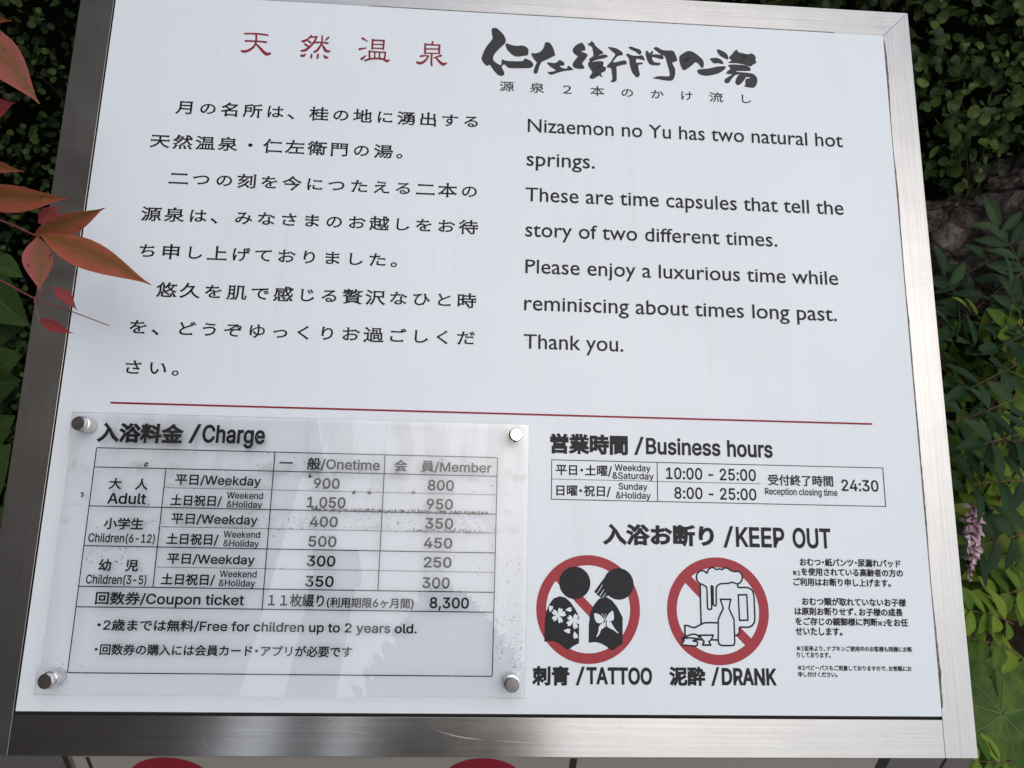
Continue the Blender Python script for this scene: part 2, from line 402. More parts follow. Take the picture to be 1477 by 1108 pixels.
# ------------------------------------------------------------------ measured data, millimetres on the sign's face (origin: lower left corner of the white panel)
TEXT = [
    ('plate_heading', '入浴料金', 'J', 32.81, 87.03, 169.49, 12.09, 46),
    ('plate_heading', '/', 'J', 91.58, 98.69, 169.78, 12.56, 14),
    ('plate_heading', 'Charge', 'I', 100.46, 140.85, 170.69, 11.06, 34),
    ('plate_text', '一\u3000般/Onetime', 'I', 152.37, 218.6, 154.76, 6.23, 22),
    ('plate_text', '会\u3000員/Member', 'I', 228.48, 293.67, 154.92, 6.04, 22),
    ('plate_text', '900', 'I', 175.92, 192.61, 141.86, 6.44, 24),
    ('plate_text', '800', 'I', 251.53, 268.62, 142.23, 6.62, 24),
    ('plate_text', '1,050', 'I', 172.41, 197.24, 129.31, 6.62, 24),
    ('plate_text', '950', 'I', 251.3, 268.44, 129.76, 6.55, 24),
    ('plate_text', '400', 'I', 175.14, 193.01, 116.86, 6.43, 24),
    ('plate_text', '350', 'I', 250.85, 269.02, 117.1, 6.61, 24),
    ('plate_text', '500', 'I', 175.22, 193, 104.07, 6.49, 24),
    ('plate_text', '450', 'I', 250.53, 268.85, 104.5, 6.42, 24),
    ('plate_text', '300', 'I', 175.16, 193.09, 91.64, 6.42, 24),
    ('plate_text', '250', 'I', 251.07, 268.81, 92.09, 6.36, 24),
    ('plate_text', '350', 'I', 175.03, 192.85, 78.8, 6.47, 24),
    ('plate_text', '300', 'I', 250.66, 268.18, 78.97, 6.53, 24),
    ('plate_text', '8,300', 'I', 255.95, 281.12, 66.46, 6.47, 24),
    ('plate_text', '１１枚綴り', 'I', 152.28, 187.54, 66.79, 6.16, 24),
    ('plate_text', '(利用期限6ヶ月間)', 'I', 189.7, 245.13, 66.49, 4.9, 24),
    ('plate_text', 'Adult', 'I', 44.02, 68.14, 129.1, 6.64, 24),
    ('plate_text', '平日/Weekday', 'I', 85.65, 141.03, 142.72, 5.64, 24),
    ('plate_text', 'Weekend', 'I', 119.86, 143.22, 133.98, 4.03, 24),
    ('plate_text', '&Holiday', 'I', 120.4, 143.11, 128.19, 4.01, 24),
    ('plate_text', 'Children(6-12)', 'I', 34.9, 76.64, 104.55, 5.2, 24),
    ('plate_text', '平日/Weekday', 'I', 85.93, 141.01, 117.47, 5.53, 24),
    ('plate_text', 'Weekend', 'I', 120.16, 143.53, 108.92, 3.95, 24),
    ('plate_text', '&Holiday', 'I', 120.57, 143.18, 103.24, 3.93, 24),
    ('plate_text', 'Children(3-5)', 'I', 36.83, 74.25, 78.58, 5.33, 24),
    ('plate_text', '平日/Weekday', 'I', 85.94, 141.37, 92.13, 5.42, 24),
    ('plate_text', 'Weekend', 'I', 120.03, 143.39, 83.88, 3.99, 24),
    ('plate_text', '&Holiday', 'I', 120.09, 142.93, 78.19, 3.97, 24),
    ('plate_text', '回数券/Coupon ticket', 'I', 44.22, 136.79, 66.58, 6.08, 24),
    ('plate_text', '・2歳までは無料/Free for children up to 2 years old.', 'I', 47.35, 248.03, 50.62, 5.44, 24),
    ('plate_text', '・回数券の購入には会員カード・アプリが必要です', 'J', 47.57, 207.47, 35.47, 6.49, 24),
    ('plate_text', '大\u3000人', 'J', 43.71, 68.29, 138.38, 7.05, 28),
    ('plate_text', '土日祝日/', 'J', 84.18, 116.74, 128.45, 7.03, 28),
    ('plate_text', '小学生', 'J', 43.65, 68.23, 112.76, 7.15, 28),
    ('plate_text', '土日祝日/', 'J', 84.22, 116.95, 103.64, 7.13, 28),
    ('plate_text', '幼\u3000児', 'J', 43.65, 68.05, 86.5, 7.24, 28),
    ('plate_text', '土日祝日/', 'J', 83.67, 117.12, 78.37, 6.99, 28),
    ('hours_heading', '営業時間', 'J', 335.05, 388.46, 170.08, 12.91, 46),
    ('hours_heading', '/', 'J', 393.83, 400.11, 170.08, 12.45, 14),
    ('hours_heading', 'Business', 'I', 402.28, 454.66, 171.04, 10.69, 30),
    ('hours_heading', 'hours', 'I', 460.29, 492.2, 170.72, 10.93, 30),
    ('hours', 'Weekday', 'I', 379.8, 404.78, 158.68, 4.39, 20),
    ('hours', '&Saturday', 'I', 378.16, 407.01, 153.17, 4.37, 20),
    ('hours', '10:00 - 25:00', 'I', 415.97, 479.57, 153.91, 7.74, 20),
    ('hours', 'Reception closing time', 'I', 485.86, 537.74, 144.71, 4.39, 20),
    ('hours', '24:30', 'I', 541.29, 567.78, 148.47, 7.63, 20),
    ('hours', 'Sunday', 'I', 382.37, 402.43, 145.85, 4.35, 20),
    ('hours', '&Holiday', 'I', 380.55, 404.65, 139.79, 4.33, 20),
    ('hours', '8:00 - 25:00', 'I', 421.57, 479.34, 140.5, 7.66, 20),
    ('hours', '平日・土曜/', 'J', 338.72, 377.64, 154.56, 7.5, 22),
    ('hours', '受付終了時間', 'J', 488.52, 535.07, 151.14, 7.43, 22),
    ('hours', '日曜・祝日/', 'J', 339.2, 376.67, 140.51, 7.42, 22),
    ('warning_heading', '入浴お断り', 'J', 372.13, 447.71, 108.9, 13.05, 46),
    ('warning_heading', '/', 'J', 455.12, 461.87, 108.06, 14.19, 14),
    ('warning_heading', 'KEEP', 'I', 464.21, 497.59, 108.97, 12.49, 32),
    ('warning_heading', 'OUT', 'I', 504.22, 530.48, 109.02, 12.55, 32),
    ('tattoo_caption', '刺青', 'J', 324.83, 348.22, 18.16, 11.08, 44),
    ('tattoo_caption', '/', 'J', 353.13, 358.69, 18.09, 11.37, 14),
    ('tattoo_caption', 'TATTOO', 'I', 360.42, 403.29, 19.14, 9.67, 40),
    ('drunk_caption', '泥酔', 'J', 415.85, 438.98, 18.67, 11.02, 44),
    ('drunk_caption', '/', 'J', 443.62, 448.91, 18.42, 11.49, 14),
    ('drunk_caption', 'DRANK', 'I', 451.08, 487.32, 19.28, 9.77, 42),
    ('notice', 'おむつ・紙パンツ・尿漏れパッド', 'J', 508.18, 579.37, 96.61, 5.07, 33),
    ('notice', 'を使用されている高齢者の方の', 'J', 508.79, 580.59, 90.18, 5.05, 33),
    ('notice', 'ご利用はお断り申し上げます。', 'J', 502.9, 571.39, 83.38, 5.02, 33),
    ('notice', 'おむつ類が取れていないお子様', 'J', 508.25, 581.06, 70.57, 4.97, 33),
    ('notice', 'は原則お断りせず、お子様の成長', 'J', 502.81, 578.26, 64.07, 4.94, 33),
    ('notice', 'をご存じの親御様に判断', 'J', 502.91, 560.09, 57.54, 4.92, 33),
    ('notice', 'をお任', 'J', 566.37, 581.4, 57.46, 4.95, 33),
    ('notice', 'せいたします。', 'J', 502.56, 534.85, 51.07, 4.89, 33),
    ('notice', '※1', 'J', 502.79, 507.82, 90.21, 3.02, 30),
    ('notice', '※2', 'J', 560.58, 565.9, 57.7, 2.97, 30),
    ('notice', '※1従来より、ナプキンご使用中のお客様も同様にお断', 'J', 502.76, 582.84, 40.9, 3.35, 30),
    ('notice', 'りしております。', 'J', 502.71, 525.68, 36.66, 3.34, 30),
    ('notice', '※2ベビーパスもご用意しておりますので、お気軽にお', 'J', 502.92, 581.47, 28.53, 3.32, 30),
    ('notice', '申し付けください。', 'J', 502.96, 529.71, 24.35, 3.31, 30),
    ('english_text', 'Nizaemon no Yu has two natural hot', 'B', 314.85, 560.1, 412.24, 10.72, 6),
    ('english_text', 'springs.', 'B', 314.39, 366.06, 384.64, 10.71, 6),
    ('english_text', 'These are time capsules that tell the', 'B', 313.95, 556.85, 356.14, 10.69, 6),
    ('english_text', 'story of two different times.', 'B', 314.42, 503.85, 328.36, 10.49, 6),
    ('english_text', 'Please enjoy a luxurious time while', 'B', 314.9, 548.9, 300.14, 10.28, 6),
    ('english_text', 'reminiscing about times long past.', 'B', 314.5, 545.92, 272.14, 10.43, 6),
    ('english_text', 'Thank you.', 'B', 314.64, 386.53, 243.76, 10.4, 6),
]
PITCHED = [
    ('japanese_text', '月の名所は、桂の地に湧出する', 60.9, 418.46, 16.25),
    ('japanese_text', '天然温泉・仁左衛門の湯。', 45.49, 390.63, 16.22),
    ('japanese_text', '二つの刻を今につたえる二本の', 61.96, 361.99, 16.19),
    ('japanese_text', '源泉は、みなさまのお越しをお待', 45.69, 333.69, 16.2),
    ('japanese_text', 'ち申し上げておりました。', 46.22, 305.85, 16.17),
    ('japanese_text', '悠久を肌で感じる贅沢なひと時', 62.38, 277.51, 16.19),
    ('japanese_text', 'を、どうぞゆっくりお過ごしくだ', 46.14, 250, 16.23),
    ('japanese_text', 'さい。', 46.03, 221.43, 16.52),
    ('subtitle', '源泉２本のかけ流し', 298.24, 449.33, 23.29),
]
LOGO = [
    (((285.38, 497.69), (287.44, 498.9), (289.7, 498.41), (292.58, 495.89), (295.05, 492.89), (296.59, 488.94), (295.78, 485.75), (292.5, 481.97), (289.39, 478.21), (287.49, 474.53), (287.17, 471.41), (288.97, 469.3), (292.21, 467.37), (294.43, 467.68), (294, 465.62), (295.51, 462.18), (296.19, 460.02), (295.59, 458.48), (293.86, 457.94), (291.06, 458.83), (288.62, 461.33), (286.56, 464.29), (284.74, 466.75), (282.54, 465.91), (280.51, 467.47), (278.26, 471.49), (278.96, 474.9), (280.57, 479.9), (282.85, 484.05), (285.16, 487.6), (286.31, 489.64), (285.82, 493.21)),),
    (((296.43, 485.07), (297.62, 485.86), (301.25, 484.83), (305.27, 484.36), (309.27, 484.97), (312.51, 483.91), (314.23, 481.96), (314.28, 478.83), (313.83, 476.84), (310.23, 476.09), (306.65, 475.16), (303.03, 475.92), (300.19, 477.98), (297.72, 480.95)),),
    (((294.01, 471.91), (296.74, 471.1), (302.33, 470.99), (307.92, 471.32), (310.47, 471.92), (311.24, 473.66), (313.48, 473.44), (316.71, 471.68), (318.27, 469.46), (317.59, 467.02), (315.2, 465.91), (308.83, 465.35), (300.06, 465.01), (298.05, 466.13), (296.18, 467.78), (293.96, 467.12)),),
    (((316.61, 478.62), (319.82, 478.81), (323.01, 480.08), (325.4, 482.64), (326.65, 485.86), (327.1, 488.23), (329.19, 489.08), (331.38, 487.95), (333.44, 484.48), (335.11, 478.49), (333.91, 477.17), (329.51, 474.4), (325.53, 472.2), (324.1, 470.52), (322.79, 466.89), (321.65, 462.4), (320.22, 461.43), (318.78, 462.05), (318.82, 464.88), (320.35, 469.41), (320.89, 471.21), (318.69, 473.75), (317.28, 476.34)),),
    (((328.83, 471.25), (331.15, 471.47), (334.77, 471.34), (336.93, 472.53), (338.36, 474.05), (340.79, 473.3), (342.41, 471.62), (342.02, 469.81), (338.81, 468.91), (341.23, 467.28), (344.45, 467.29), (344.84, 469.09), (346.04, 469.52), (349.27, 466.69), (347.27, 465.86), (342.45, 464.95), (337.65, 463.34), (333.66, 461.51), (331.26, 461.37), (329.48, 463.3), (332.44, 463.74), (335.63, 464.82), (334.41, 466.25), (331.18, 468.45)),),
    (((348.8, 483.18), (349.6, 485.48), (352.02, 488.33), (355.66, 490.18), (357.29, 489.1), (358.75, 486.04), (358.51, 483.78), (355.68, 482.97), (356.49, 482.12), (359.33, 481.13), (360.54, 479.68), (359.33, 477.1), (356.91, 473.38), (356.51, 471.57), (358.13, 468.99), (357.32, 467.88), (354.5, 467.44), (350.48, 468.09), (348.86, 470.22), (349.25, 472.47), (351.25, 475.72), (352.86, 478.32), (351.24, 479.29), (349.62, 480.99)),),
    (((360.78, 489.95), (362.41, 490.32), (363.38, 492.1), (365.42, 490.78), (366.63, 488.33), (369.88, 485.37), (372.96, 482.59), (370.68, 480.92), (368.65, 479.45), (373.52, 481.1), (376.52, 479.75), (373.92, 477.98), (369.86, 476.84), (365.8, 475.25), (363.38, 473.76), (366.61, 474.67), (371.47, 475.14), (373.09, 473.9), (372.67, 471.2), (374.85, 469.81), (374.27, 466.84), (371.03, 464.42), (372.08, 461.82), (371.03, 461.58), (369.66, 462.57), (366.59, 460.61), (364.17, 459.41), (362.16, 460.36), (362.56, 462.15), (364.18, 464.91), (362.97, 467.5), (361.36, 470.08), (360.95, 472.73), (362.16, 474.41), (361.76, 476.35), (363.78, 478.26), (365, 479.68), (364.6, 484.6), (363.79, 487.25), (361.35, 488.45)), ((367.01, 469.52), (369.44, 471.45), (370.65, 471.08), (369.43, 469.22), (367.41, 467.76)), ((365.38, 462.32), (367.81, 464.68), (368.37, 464.27), (367, 462.41))),
    (((376.56, 487.58), (378.84, 487.73), (382.91, 487.07), (386.57, 485.04), (388.34, 482.9), (387.76, 481.51), (384.49, 480.41), (382.44, 478.05), (380.55, 474.62), (385.27, 475.8), (388.22, 476.76), (390.51, 476.62), (391.35, 474.8), (390.06, 473.41), (386.23, 472.43), (383.42, 471.14), (383.19, 469.59), (383.3, 461.59), (382.88, 458.91), (380.44, 457.53), (378.51, 458.21), (379.9, 460.06), (379.52, 464.92), (378.74, 469.51), (375.66, 470.04), (376.16, 472.03), (378.36, 474.66), (380.82, 478.84), (382.23, 481.89), (379.64, 484.44)),),
    (((392.93, 488.44), (394.91, 489.13), (398.74, 488.04), (401.72, 487), (402.98, 485.19), (402.27, 482.97), (400.56, 483.15), (398.28, 485.18), (394.88, 486.58)),),
    (((390.82, 482.09), (392.28, 482.93), (395.68, 481.63), (400.37, 481.54), (403.79, 482.12), (405.61, 477.81), (403.74, 478.36), (401.19, 478.77), (399.05, 478.83), (398.6, 476.92), (399.01, 475.54), (403.7, 475.82), (403.26, 474.39), (400.69, 473.76), (400.41, 471.41), (401.04, 467.71), (401.43, 464.94), (399.96, 462.99), (398.44, 463.37), (396.34, 465.57), (394.69, 469.2), (393.63, 473.81), (393.09, 478.47)),),
    (((406.21, 483.97), (407.11, 486.67), (408.54, 485.24), (409.64, 484.18), (410.69, 485.94), (412.41, 486.04), (412.22, 484.8), (411.08, 483.51), (414.94, 483.74), (419.22, 483.34), (420.38, 481.53), (420.01, 479.9), (417.44, 479.93), (414.03, 480.86), (411.47, 480.99), (411.85, 478.19), (413.11, 476.85), (415.67, 476.54), (418.05, 476.21), (416.91, 474.26), (414.77, 474.14), (410.5, 474.35), (408.4, 476.1), (407.17, 479.32)),),
    (((412.8, 489.1), (414.19, 489.94), (415.91, 489.86), (418.88, 488.05), (422.73, 487.62), (427.89, 487.65), (429.56, 485.39), (431.17, 480.76), (430.7, 478.85), (427.49, 477.25), (428.04, 474.93), (429.41, 471.26), (429.13, 466.56), (427.76, 462.75), (425.61, 461.51), (421.35, 461.45), (416.26, 462.27), (411.84, 462.76), (413.74, 463.98), (417.16, 464.93), (423.55, 465.12), (425.03, 466.32), (424.77, 470.05), (423.34, 475.59), (422.56, 479.3), (421.34, 482.53), (418.37, 483.95), (415.84, 485.97), (413.47, 487.72)),),
    (((432.92, 482.28), (434.7, 484.76), (438.21, 487.34), (440.82, 488.25), (444.25, 487.42), (448.47, 484.46), (451.81, 480.59), (452.4, 477.33), (451.79, 474.28), (450.33, 474.38), (446.58, 478.67), (443.07, 476.01), (439.56, 472.99), (436.51, 471.21), (434.84, 472.99), (433.23, 477.12)), ((436.28, 479.19), (437.19, 480.94), (439.8, 482.42), (441.7, 482.53), (439.74, 479.87), (437.12, 478.11))),
    (((463.18, 490.29), (464.68, 491.04), (468.52, 489.47), (471.05, 487.44), (472.25, 484.66), (471.56, 482.63), (469.6, 483.27), (465.78, 485.51), (464.54, 487.04)),),
    (((457.47, 482.35), (459.22, 483.12), (463.12, 483.45), (466.52, 481.95), (468.15, 479.21), (466.83, 478.38), (464.26, 478.98), (460.79, 478.58), (458.7, 480.34)),),
    (((446.88, 470.89), (448.13, 472.56), (450.72, 472.99), (456.77, 474.01), (462.86, 475.88), (468.92, 476.62), (469.93, 475.73), (467.93, 473.07), (463.52, 469.99), (457.43, 468.04), (453.12, 467.41), (448.86, 468.47)),),
    (((472.84, 484.23), (474.94, 487.2), (478.85, 491.72), (480.68, 489.64), (484.99, 488.76), (488.88, 488.24), (490.23, 489.27), (492.8, 488.29), (494.26, 486), (493.9, 483.6), (494.57, 481.27), (491.53, 479.19), (489.73, 477.67), (485.44, 478.83), (479.42, 479.7), (473.36, 479.71), (472.53, 480.61), (474.74, 481.97)), ((481.59, 486.46), (487.07, 486.51), (486.76, 485.35), (481.81, 485.34)), ((479.52, 482.26), (484.72, 482.29), (485.12, 481.36), (479.91, 481.24))),
    (((471.55, 477.53), (475.04, 478.49), (481.1, 478.47), (486.28, 478.22), (489.49, 476.24), (489.13, 473.86), (486.09, 473.49), (479.15, 473.08), (478.26, 472.27), (483.43, 472.11), (490.33, 471.57), (493.7, 469.42), (494.74, 465.72), (493.32, 460.96), (490.65, 459.12), (484.23, 459.97), (485.17, 461.89), (485.01, 464.22), (485.8, 466.61), (488.41, 467.23), (488.97, 468.01), (485.86, 468.02), (484.01, 465.1), (481.3, 462.13), (479.1, 460.79), (477.02, 462.63), (477.57, 465.66), (478.97, 468.55), (480.33, 470.04), (477.28, 469.39), (474.58, 466.42), (472.3, 463.01), (470.1, 461.76), (468.44, 463.26), (468.68, 465.14), (471.16, 467.16), (474.71, 469.71), (472.13, 470.03), (470.08, 470.38), (470.92, 472.31), (473.33, 474.33), (472.79, 476.19)),),
]
RED = [
    ((98.13, 482.03, 1.3), (107.03, 482.45, 1.42), (115.44, 481.82, 1.43)),
    ((99.27, 475.85, 1.54), (107.28, 476.14, 1.3), (114.75, 475.79, 1.54)),
    ((106.82, 481.42, 1.42), (107.17, 477.36, 1.42), (106.63, 473.26, 1.54), (104.83, 470.11, 1.77), (101.77, 467.69, 2.01), (98.89, 466.84, 2.12), (97.06, 467.4, 1.41)),
    ((106.84, 474.29, 1.07), (110.41, 470.79, 1.77), (113.68, 467.27, 2.25), (116.19, 465.74, 2.6), (118.5, 466.56, 1.54)),
    ((147.98, 483.66, 1.2), (146.08, 480.81, 1.44), (143.24, 478.58, 2.03), (141.59, 478.28, 1.67)),
    ((146.62, 481.73, 1.08), (149.58, 482.39, 1.32), (151.97, 482.54, 1.44)),
    ((152.25, 482.9, 1.44), (150.74, 478.71, 1.56), (147.77, 474.1, 1.67), (144.41, 470.84, 2.03), (141.59, 470.13, 1.55)),
    ((146.23, 478.77, 1.32), (147.82, 477.5, 1.55)),
    ((143.74, 475.89, 1.43), (146.58, 474.03, 1.43)),
    ((152.01, 477.76, 1.68), (156.19, 478.23, 1.2), (160.73, 477.76, 1.68)),
    ((156.22, 483.83, 1.2), (156.36, 478.37, 1.32), (154.96, 474.2, 1.55), (153.09, 471.03, 1.79), (151.08, 469.69, 1.55)),
    ((156.27, 477.01, 1.08), (157.98, 474.05, 1.68), (159.98, 471.12, 2.27), (162.52, 470.93, 1.56)),
    ((161, 482.62, 1.68), (159.06, 480.25, 1.08)),
    ((144.96, 467.49, 0.83), (143.27, 466.04, 2.14), (141.67, 465.94, 1.78)),
    ((149.33, 467.42, 1.43), (149.23, 464.71, 1.55)),
    ((154.22, 467.72, 1.55), (153.96, 464.66, 1.55)),
    ((158.44, 467.3, 0.84), (160.05, 465.7, 2.15), (161.55, 465.66, 1.43)),
    ((186.64, 483.55, 1.69), (190.6, 481.26, 0.85)),
    ((185.08, 474.22, 1.81), (189.85, 475.4, 0.96)),
    ((187.09, 465.85, 2.04), (189.93, 468.74, 0.96)),
    ((194.56, 483.01, 1.45), (194.58, 475.15, 1.57)),
    ((194.29, 482.45, 1.21), (203.09, 482.52, 1.21)),
    ((203.07, 482.86, 1.45), (202.87, 475.32, 1.57)),
    ((194.79, 478.92, 0.97), (202.97, 479.22, 0.97)),
    ((194.68, 475.63, 0.97), (202.85, 475.79, 0.97)),
    ((192.53, 472.98, 1.45), (193.1, 466.22, 1.44)),
    ((192.73, 472.65, 1.08), (204.84, 472.57, 1.09)),
    ((204.65, 472.7, 1.33), (204.37, 466.56, 1.33)),
    ((196.68, 472.21, 1.21), (196.99, 466.79, 1.2)),
    ((200.3, 472.43, 1.21), (200.6, 467.01, 1.2)),
    ((189.86, 464.87, 1.56), (193.4, 466.23, 1.44), (197.58, 466.96, 1.44), (203.03, 466.82, 1.57), (206.13, 465.31, 2.17), (207.78, 466.22, 1.33)),
    ((240.25, 483.79, 1.59), (239.91, 481.71, 1.22)),
    ((234.65, 481.73, 1.46), (234.87, 473.72, 1.58)),
    ((234.85, 481.26, 1.22), (245.87, 481.25, 1.22)),
    ((245.68, 481.38, 1.47), (245.54, 474.16, 1.59)),
    ((235.32, 477.44, 1.1), (245.69, 477.94, 1.1)),
    ((235.17, 473.87, 0.97), (245.54, 474.16, 0.98)),
    ((240.05, 473.83, 1.46), (239.96, 468.7, 1.46), (240.28, 463.96, 1.7)),
    ((231.64, 471.06, 1.58), (234.96, 471.67, 1.09), (237.71, 471.43, 1.09)),
    ((237.54, 471.28, 1.09), (236.01, 468.46, 1.46), (233.39, 465.72, 1.94), (230.99, 464.97, 2.18), (229.14, 465.67, 1.58)),
    ((247.25, 472.42, 1.58), (244.43, 471.36, 1.1), (241.73, 470.17, 0.97)),
    ((243.24, 470.61, 1.1), (245.47, 468.01, 1.83), (247.69, 465.9, 2.31), (249.24, 465.17, 2.55), (251.34, 466.12, 1.46)),
]
TATTOO = {'body': (((331.9, 44.84), (331.83, 50.17), (331.99, 58.52), (333.05, 64.52), (335.2, 69.36), (338, 72.73), (342.1, 74.11), (345.91, 73.14), (349.4, 70.16), (352.58, 65.68), (354.94, 61.2), (354.98, 44.2), (351.11, 42.38), (348.61, 40.41), (346.74, 40.09), (344.54, 41.72), (341.4, 44.05), (337.64, 45.37), (334.52, 45.16)), ((361.45, 44.56), (361.57, 55.88), (362.39, 63.09), (364.61, 68.25), (367.79, 72.23), (369.71, 73.35), (373.53, 74.01), (377.34, 71.75), (380.81, 67.56), (384.38, 61.08), (384.24, 44.33), (380.62, 42.09), (378.41, 40.29), (376.2, 40.09), (374.33, 41.73), (370.25, 44.06), (366.47, 45.09), (363.96, 44.88))), 'heads': ((352.01, 82.95, 21.12), (381.76, 82.67, 20.62)), 'hand': ((373.59, 87.88), (371.98, 86.32), (365.39, 77.54), (365.64, 76.69), (366.53, 76.34), (367.16, 75.13), (368.18, 74.78), (369.07, 73.76), (370.98, 73.36), (372.89, 74), (376.09, 75.68)), 'fingers': (((370.75, 81.89, 0.32), (367.23, 76.35, 0.45)), ((371.76, 78.85, 0.32), (369.07, 74.67, 0.45)), ((372.9, 76.67, 0.32), (370.79, 73.48, 0.38))), 'flowers': (((341.25, 61.74, 4.91), (72, 18, -70, 215, 145)), ((351.35, 58.15, 4.91), (65, 0, -70, 205, 140))), 'petals': ((335.26, 63.83, 4.4, 75), (345.77, 65.29, 4.42, 8), (344.66, 52.22, 4.64, -5), (351.82, 51.71, 4.78, -75)), 'butterfly': (((365.11, 63.25), (367.77, 63.04), (370.3, 61.39), (371.81, 58.7), (369.66, 57.18), (367.13, 57.45), (365.74, 59.53)), ((372.19, 57.69), (372.11, 54.81), (369.77, 52.99), (368.82, 50.59), (367.11, 48.48), (366.61, 48.78), (367.87, 51.77), (368.39, 55.06), (369.97, 56.76)), ((377.62, 65.22), (378.36, 62.09), (377.9, 59.08), (373.58, 58.42), (373.47, 60.52), (374.75, 62.95), (376.34, 64.48)), ((373.71, 58.06), (376.3, 57.98), (377.87, 55.48), (379.75, 52.8), (381.32, 51.33), (380.69, 50.96), (378.17, 52.78), (375.33, 54.13), (373.7, 55.43))), 'feelers': (((372.32, 59.61, 0.38), (371.45, 62, 0.32), (370.18, 63.19, 0.25)), ((372.83, 59.61, 0.38), (373.09, 62.02, 0.32), (372.59, 63.34, 0.25)), ((372.7, 59.01, 0.51), (372.81, 54.52, 0.32)))}
MUG = {'fills': (((437.8, 84), (437.62, 73.2), (437.71, 57.65), (437.48, 49.94), (461.09, 50.07), (463.81, 52.8), (464.05, 55.57), (464.15, 83.87)), ((464.06, 81.56), (469.28, 81.64), (472.71, 80.57), (474.53, 77.64), (474.7, 70.44), (474.61, 60.68), (473.09, 57.42), (470.26, 55.77), (463.02, 55.56))), 'foam': ((437.79, 83.67), (435.97, 85.29), (435.36, 87.91), (436.26, 90.57), (438.39, 92.12), (440.81, 91.96), (442.65, 90.67), (443.61, 92.67), (445.4, 94.22), (447.49, 94.26), (449.19, 93.09), (451.29, 93.59), (453.37, 93.16), (454.8, 94.17), (457.23, 94.01), (459.27, 92.59), (462.03, 91.97), (464.82, 92.01), (466.84, 90.05), (467.08, 87.41), (465.94, 85.08), (463.8, 83.86), (461.74, 84.36), (459.67, 84.79), (456.86, 84.09), (451.99, 83.75), (449.87, 82.54), (448.76, 80.55), (448.43, 70.74), (447.69, 69.29), (446.67, 69.74), (446.38, 71.36), (446.5, 81.17), (445.83, 81.95), (445.32, 81.16), (445.26, 68.74), (444.52, 67.11), (443.15, 67.09), (442.36, 68.38), (442.31, 79.8), (441.54, 81.76), (439.5, 83.04)), 'open': (((437.79, 83.67), (437.69, 73.2), (437.71, 57.65)), ((464.01, 83.87), (464.06, 81.56), (469.28, 81.64), (472.71, 80.57), (474.53, 77.64), (474.7, 70.44), (474.61, 60.68), (473.09, 57.42), (470.26, 55.77), (464.05, 55.57), (463.81, 52.8), (462.49, 50.86), (460.75, 50.2)), ((444.22, 47.32), (449.01, 47.38)), ((445.79, 80.51), (445.72, 70.05))), 'handle': ((463.86, 76.7), (469.77, 76.78), (469.9, 60.3), (464.1, 60.1)), 'lying': ((426.56, 49.5), (426.53, 56.36), (428.44, 56.25), (431.15, 55.32), (433.19, 55.02), (435.96, 56.34), (439.78, 58.19), (443.55, 58.36), (449.38, 58.3), (449.14, 47.38), (433.65, 47.34)), 'bottle': ((451.29, 73.58), (458.55, 73.68), (457.75, 70.86), (457.08, 67.6), (458.86, 63.72), (460.26, 60.5), (460.23, 45.7), (459.49, 44.1), (457.43, 43.89), (451.27, 43.82), (449.59, 44.63), (448.99, 46.86), (449.45, 60.37), (450.94, 63.62), (453.15, 67.55), (452.55, 70.14)), 'saucer': ((424.48, 48.01), (426.89, 49.18), (430.33, 50.5), (432.73, 50.85), (435.43, 49.79), (435.57, 47.68), (431.59, 46.68), (434.3, 46.07), (434.81, 44.8), (433.54, 43.38), (426.75, 43.76), (424.05, 44.37), (425.82, 46.93)), 'saucer_line': ((424.48, 48.01), (429.6, 48.44), (433.67, 48.11), (435.57, 47.68)), 'cup': ((436.12, 50.24), (445.69, 50.35), (444.23, 47.45), (442.48, 46.16), (443.78, 44.06), (438.32, 44.01), (439.41, 46.12), (437.76, 48.02))}
GRID_ROWS = ((32.6, 297.7, 165.06), (32.8, 297.5, 152.42), (32.9, 297.5, 127.21), (32.7, 297.7, 101.96), (32.7, 297.8, 76.73), (32.6, 297.7, 64.2), (32.7, 297.9, 24.71), (79.3, 297.5, 140), (79.4, 297.6, 114.85), (79.2, 297.6, 89.42))
GRID_COLS = ((78.86, 152.1, 77), (148.7, 164.9, 64.5), (221.85, 165, 77))
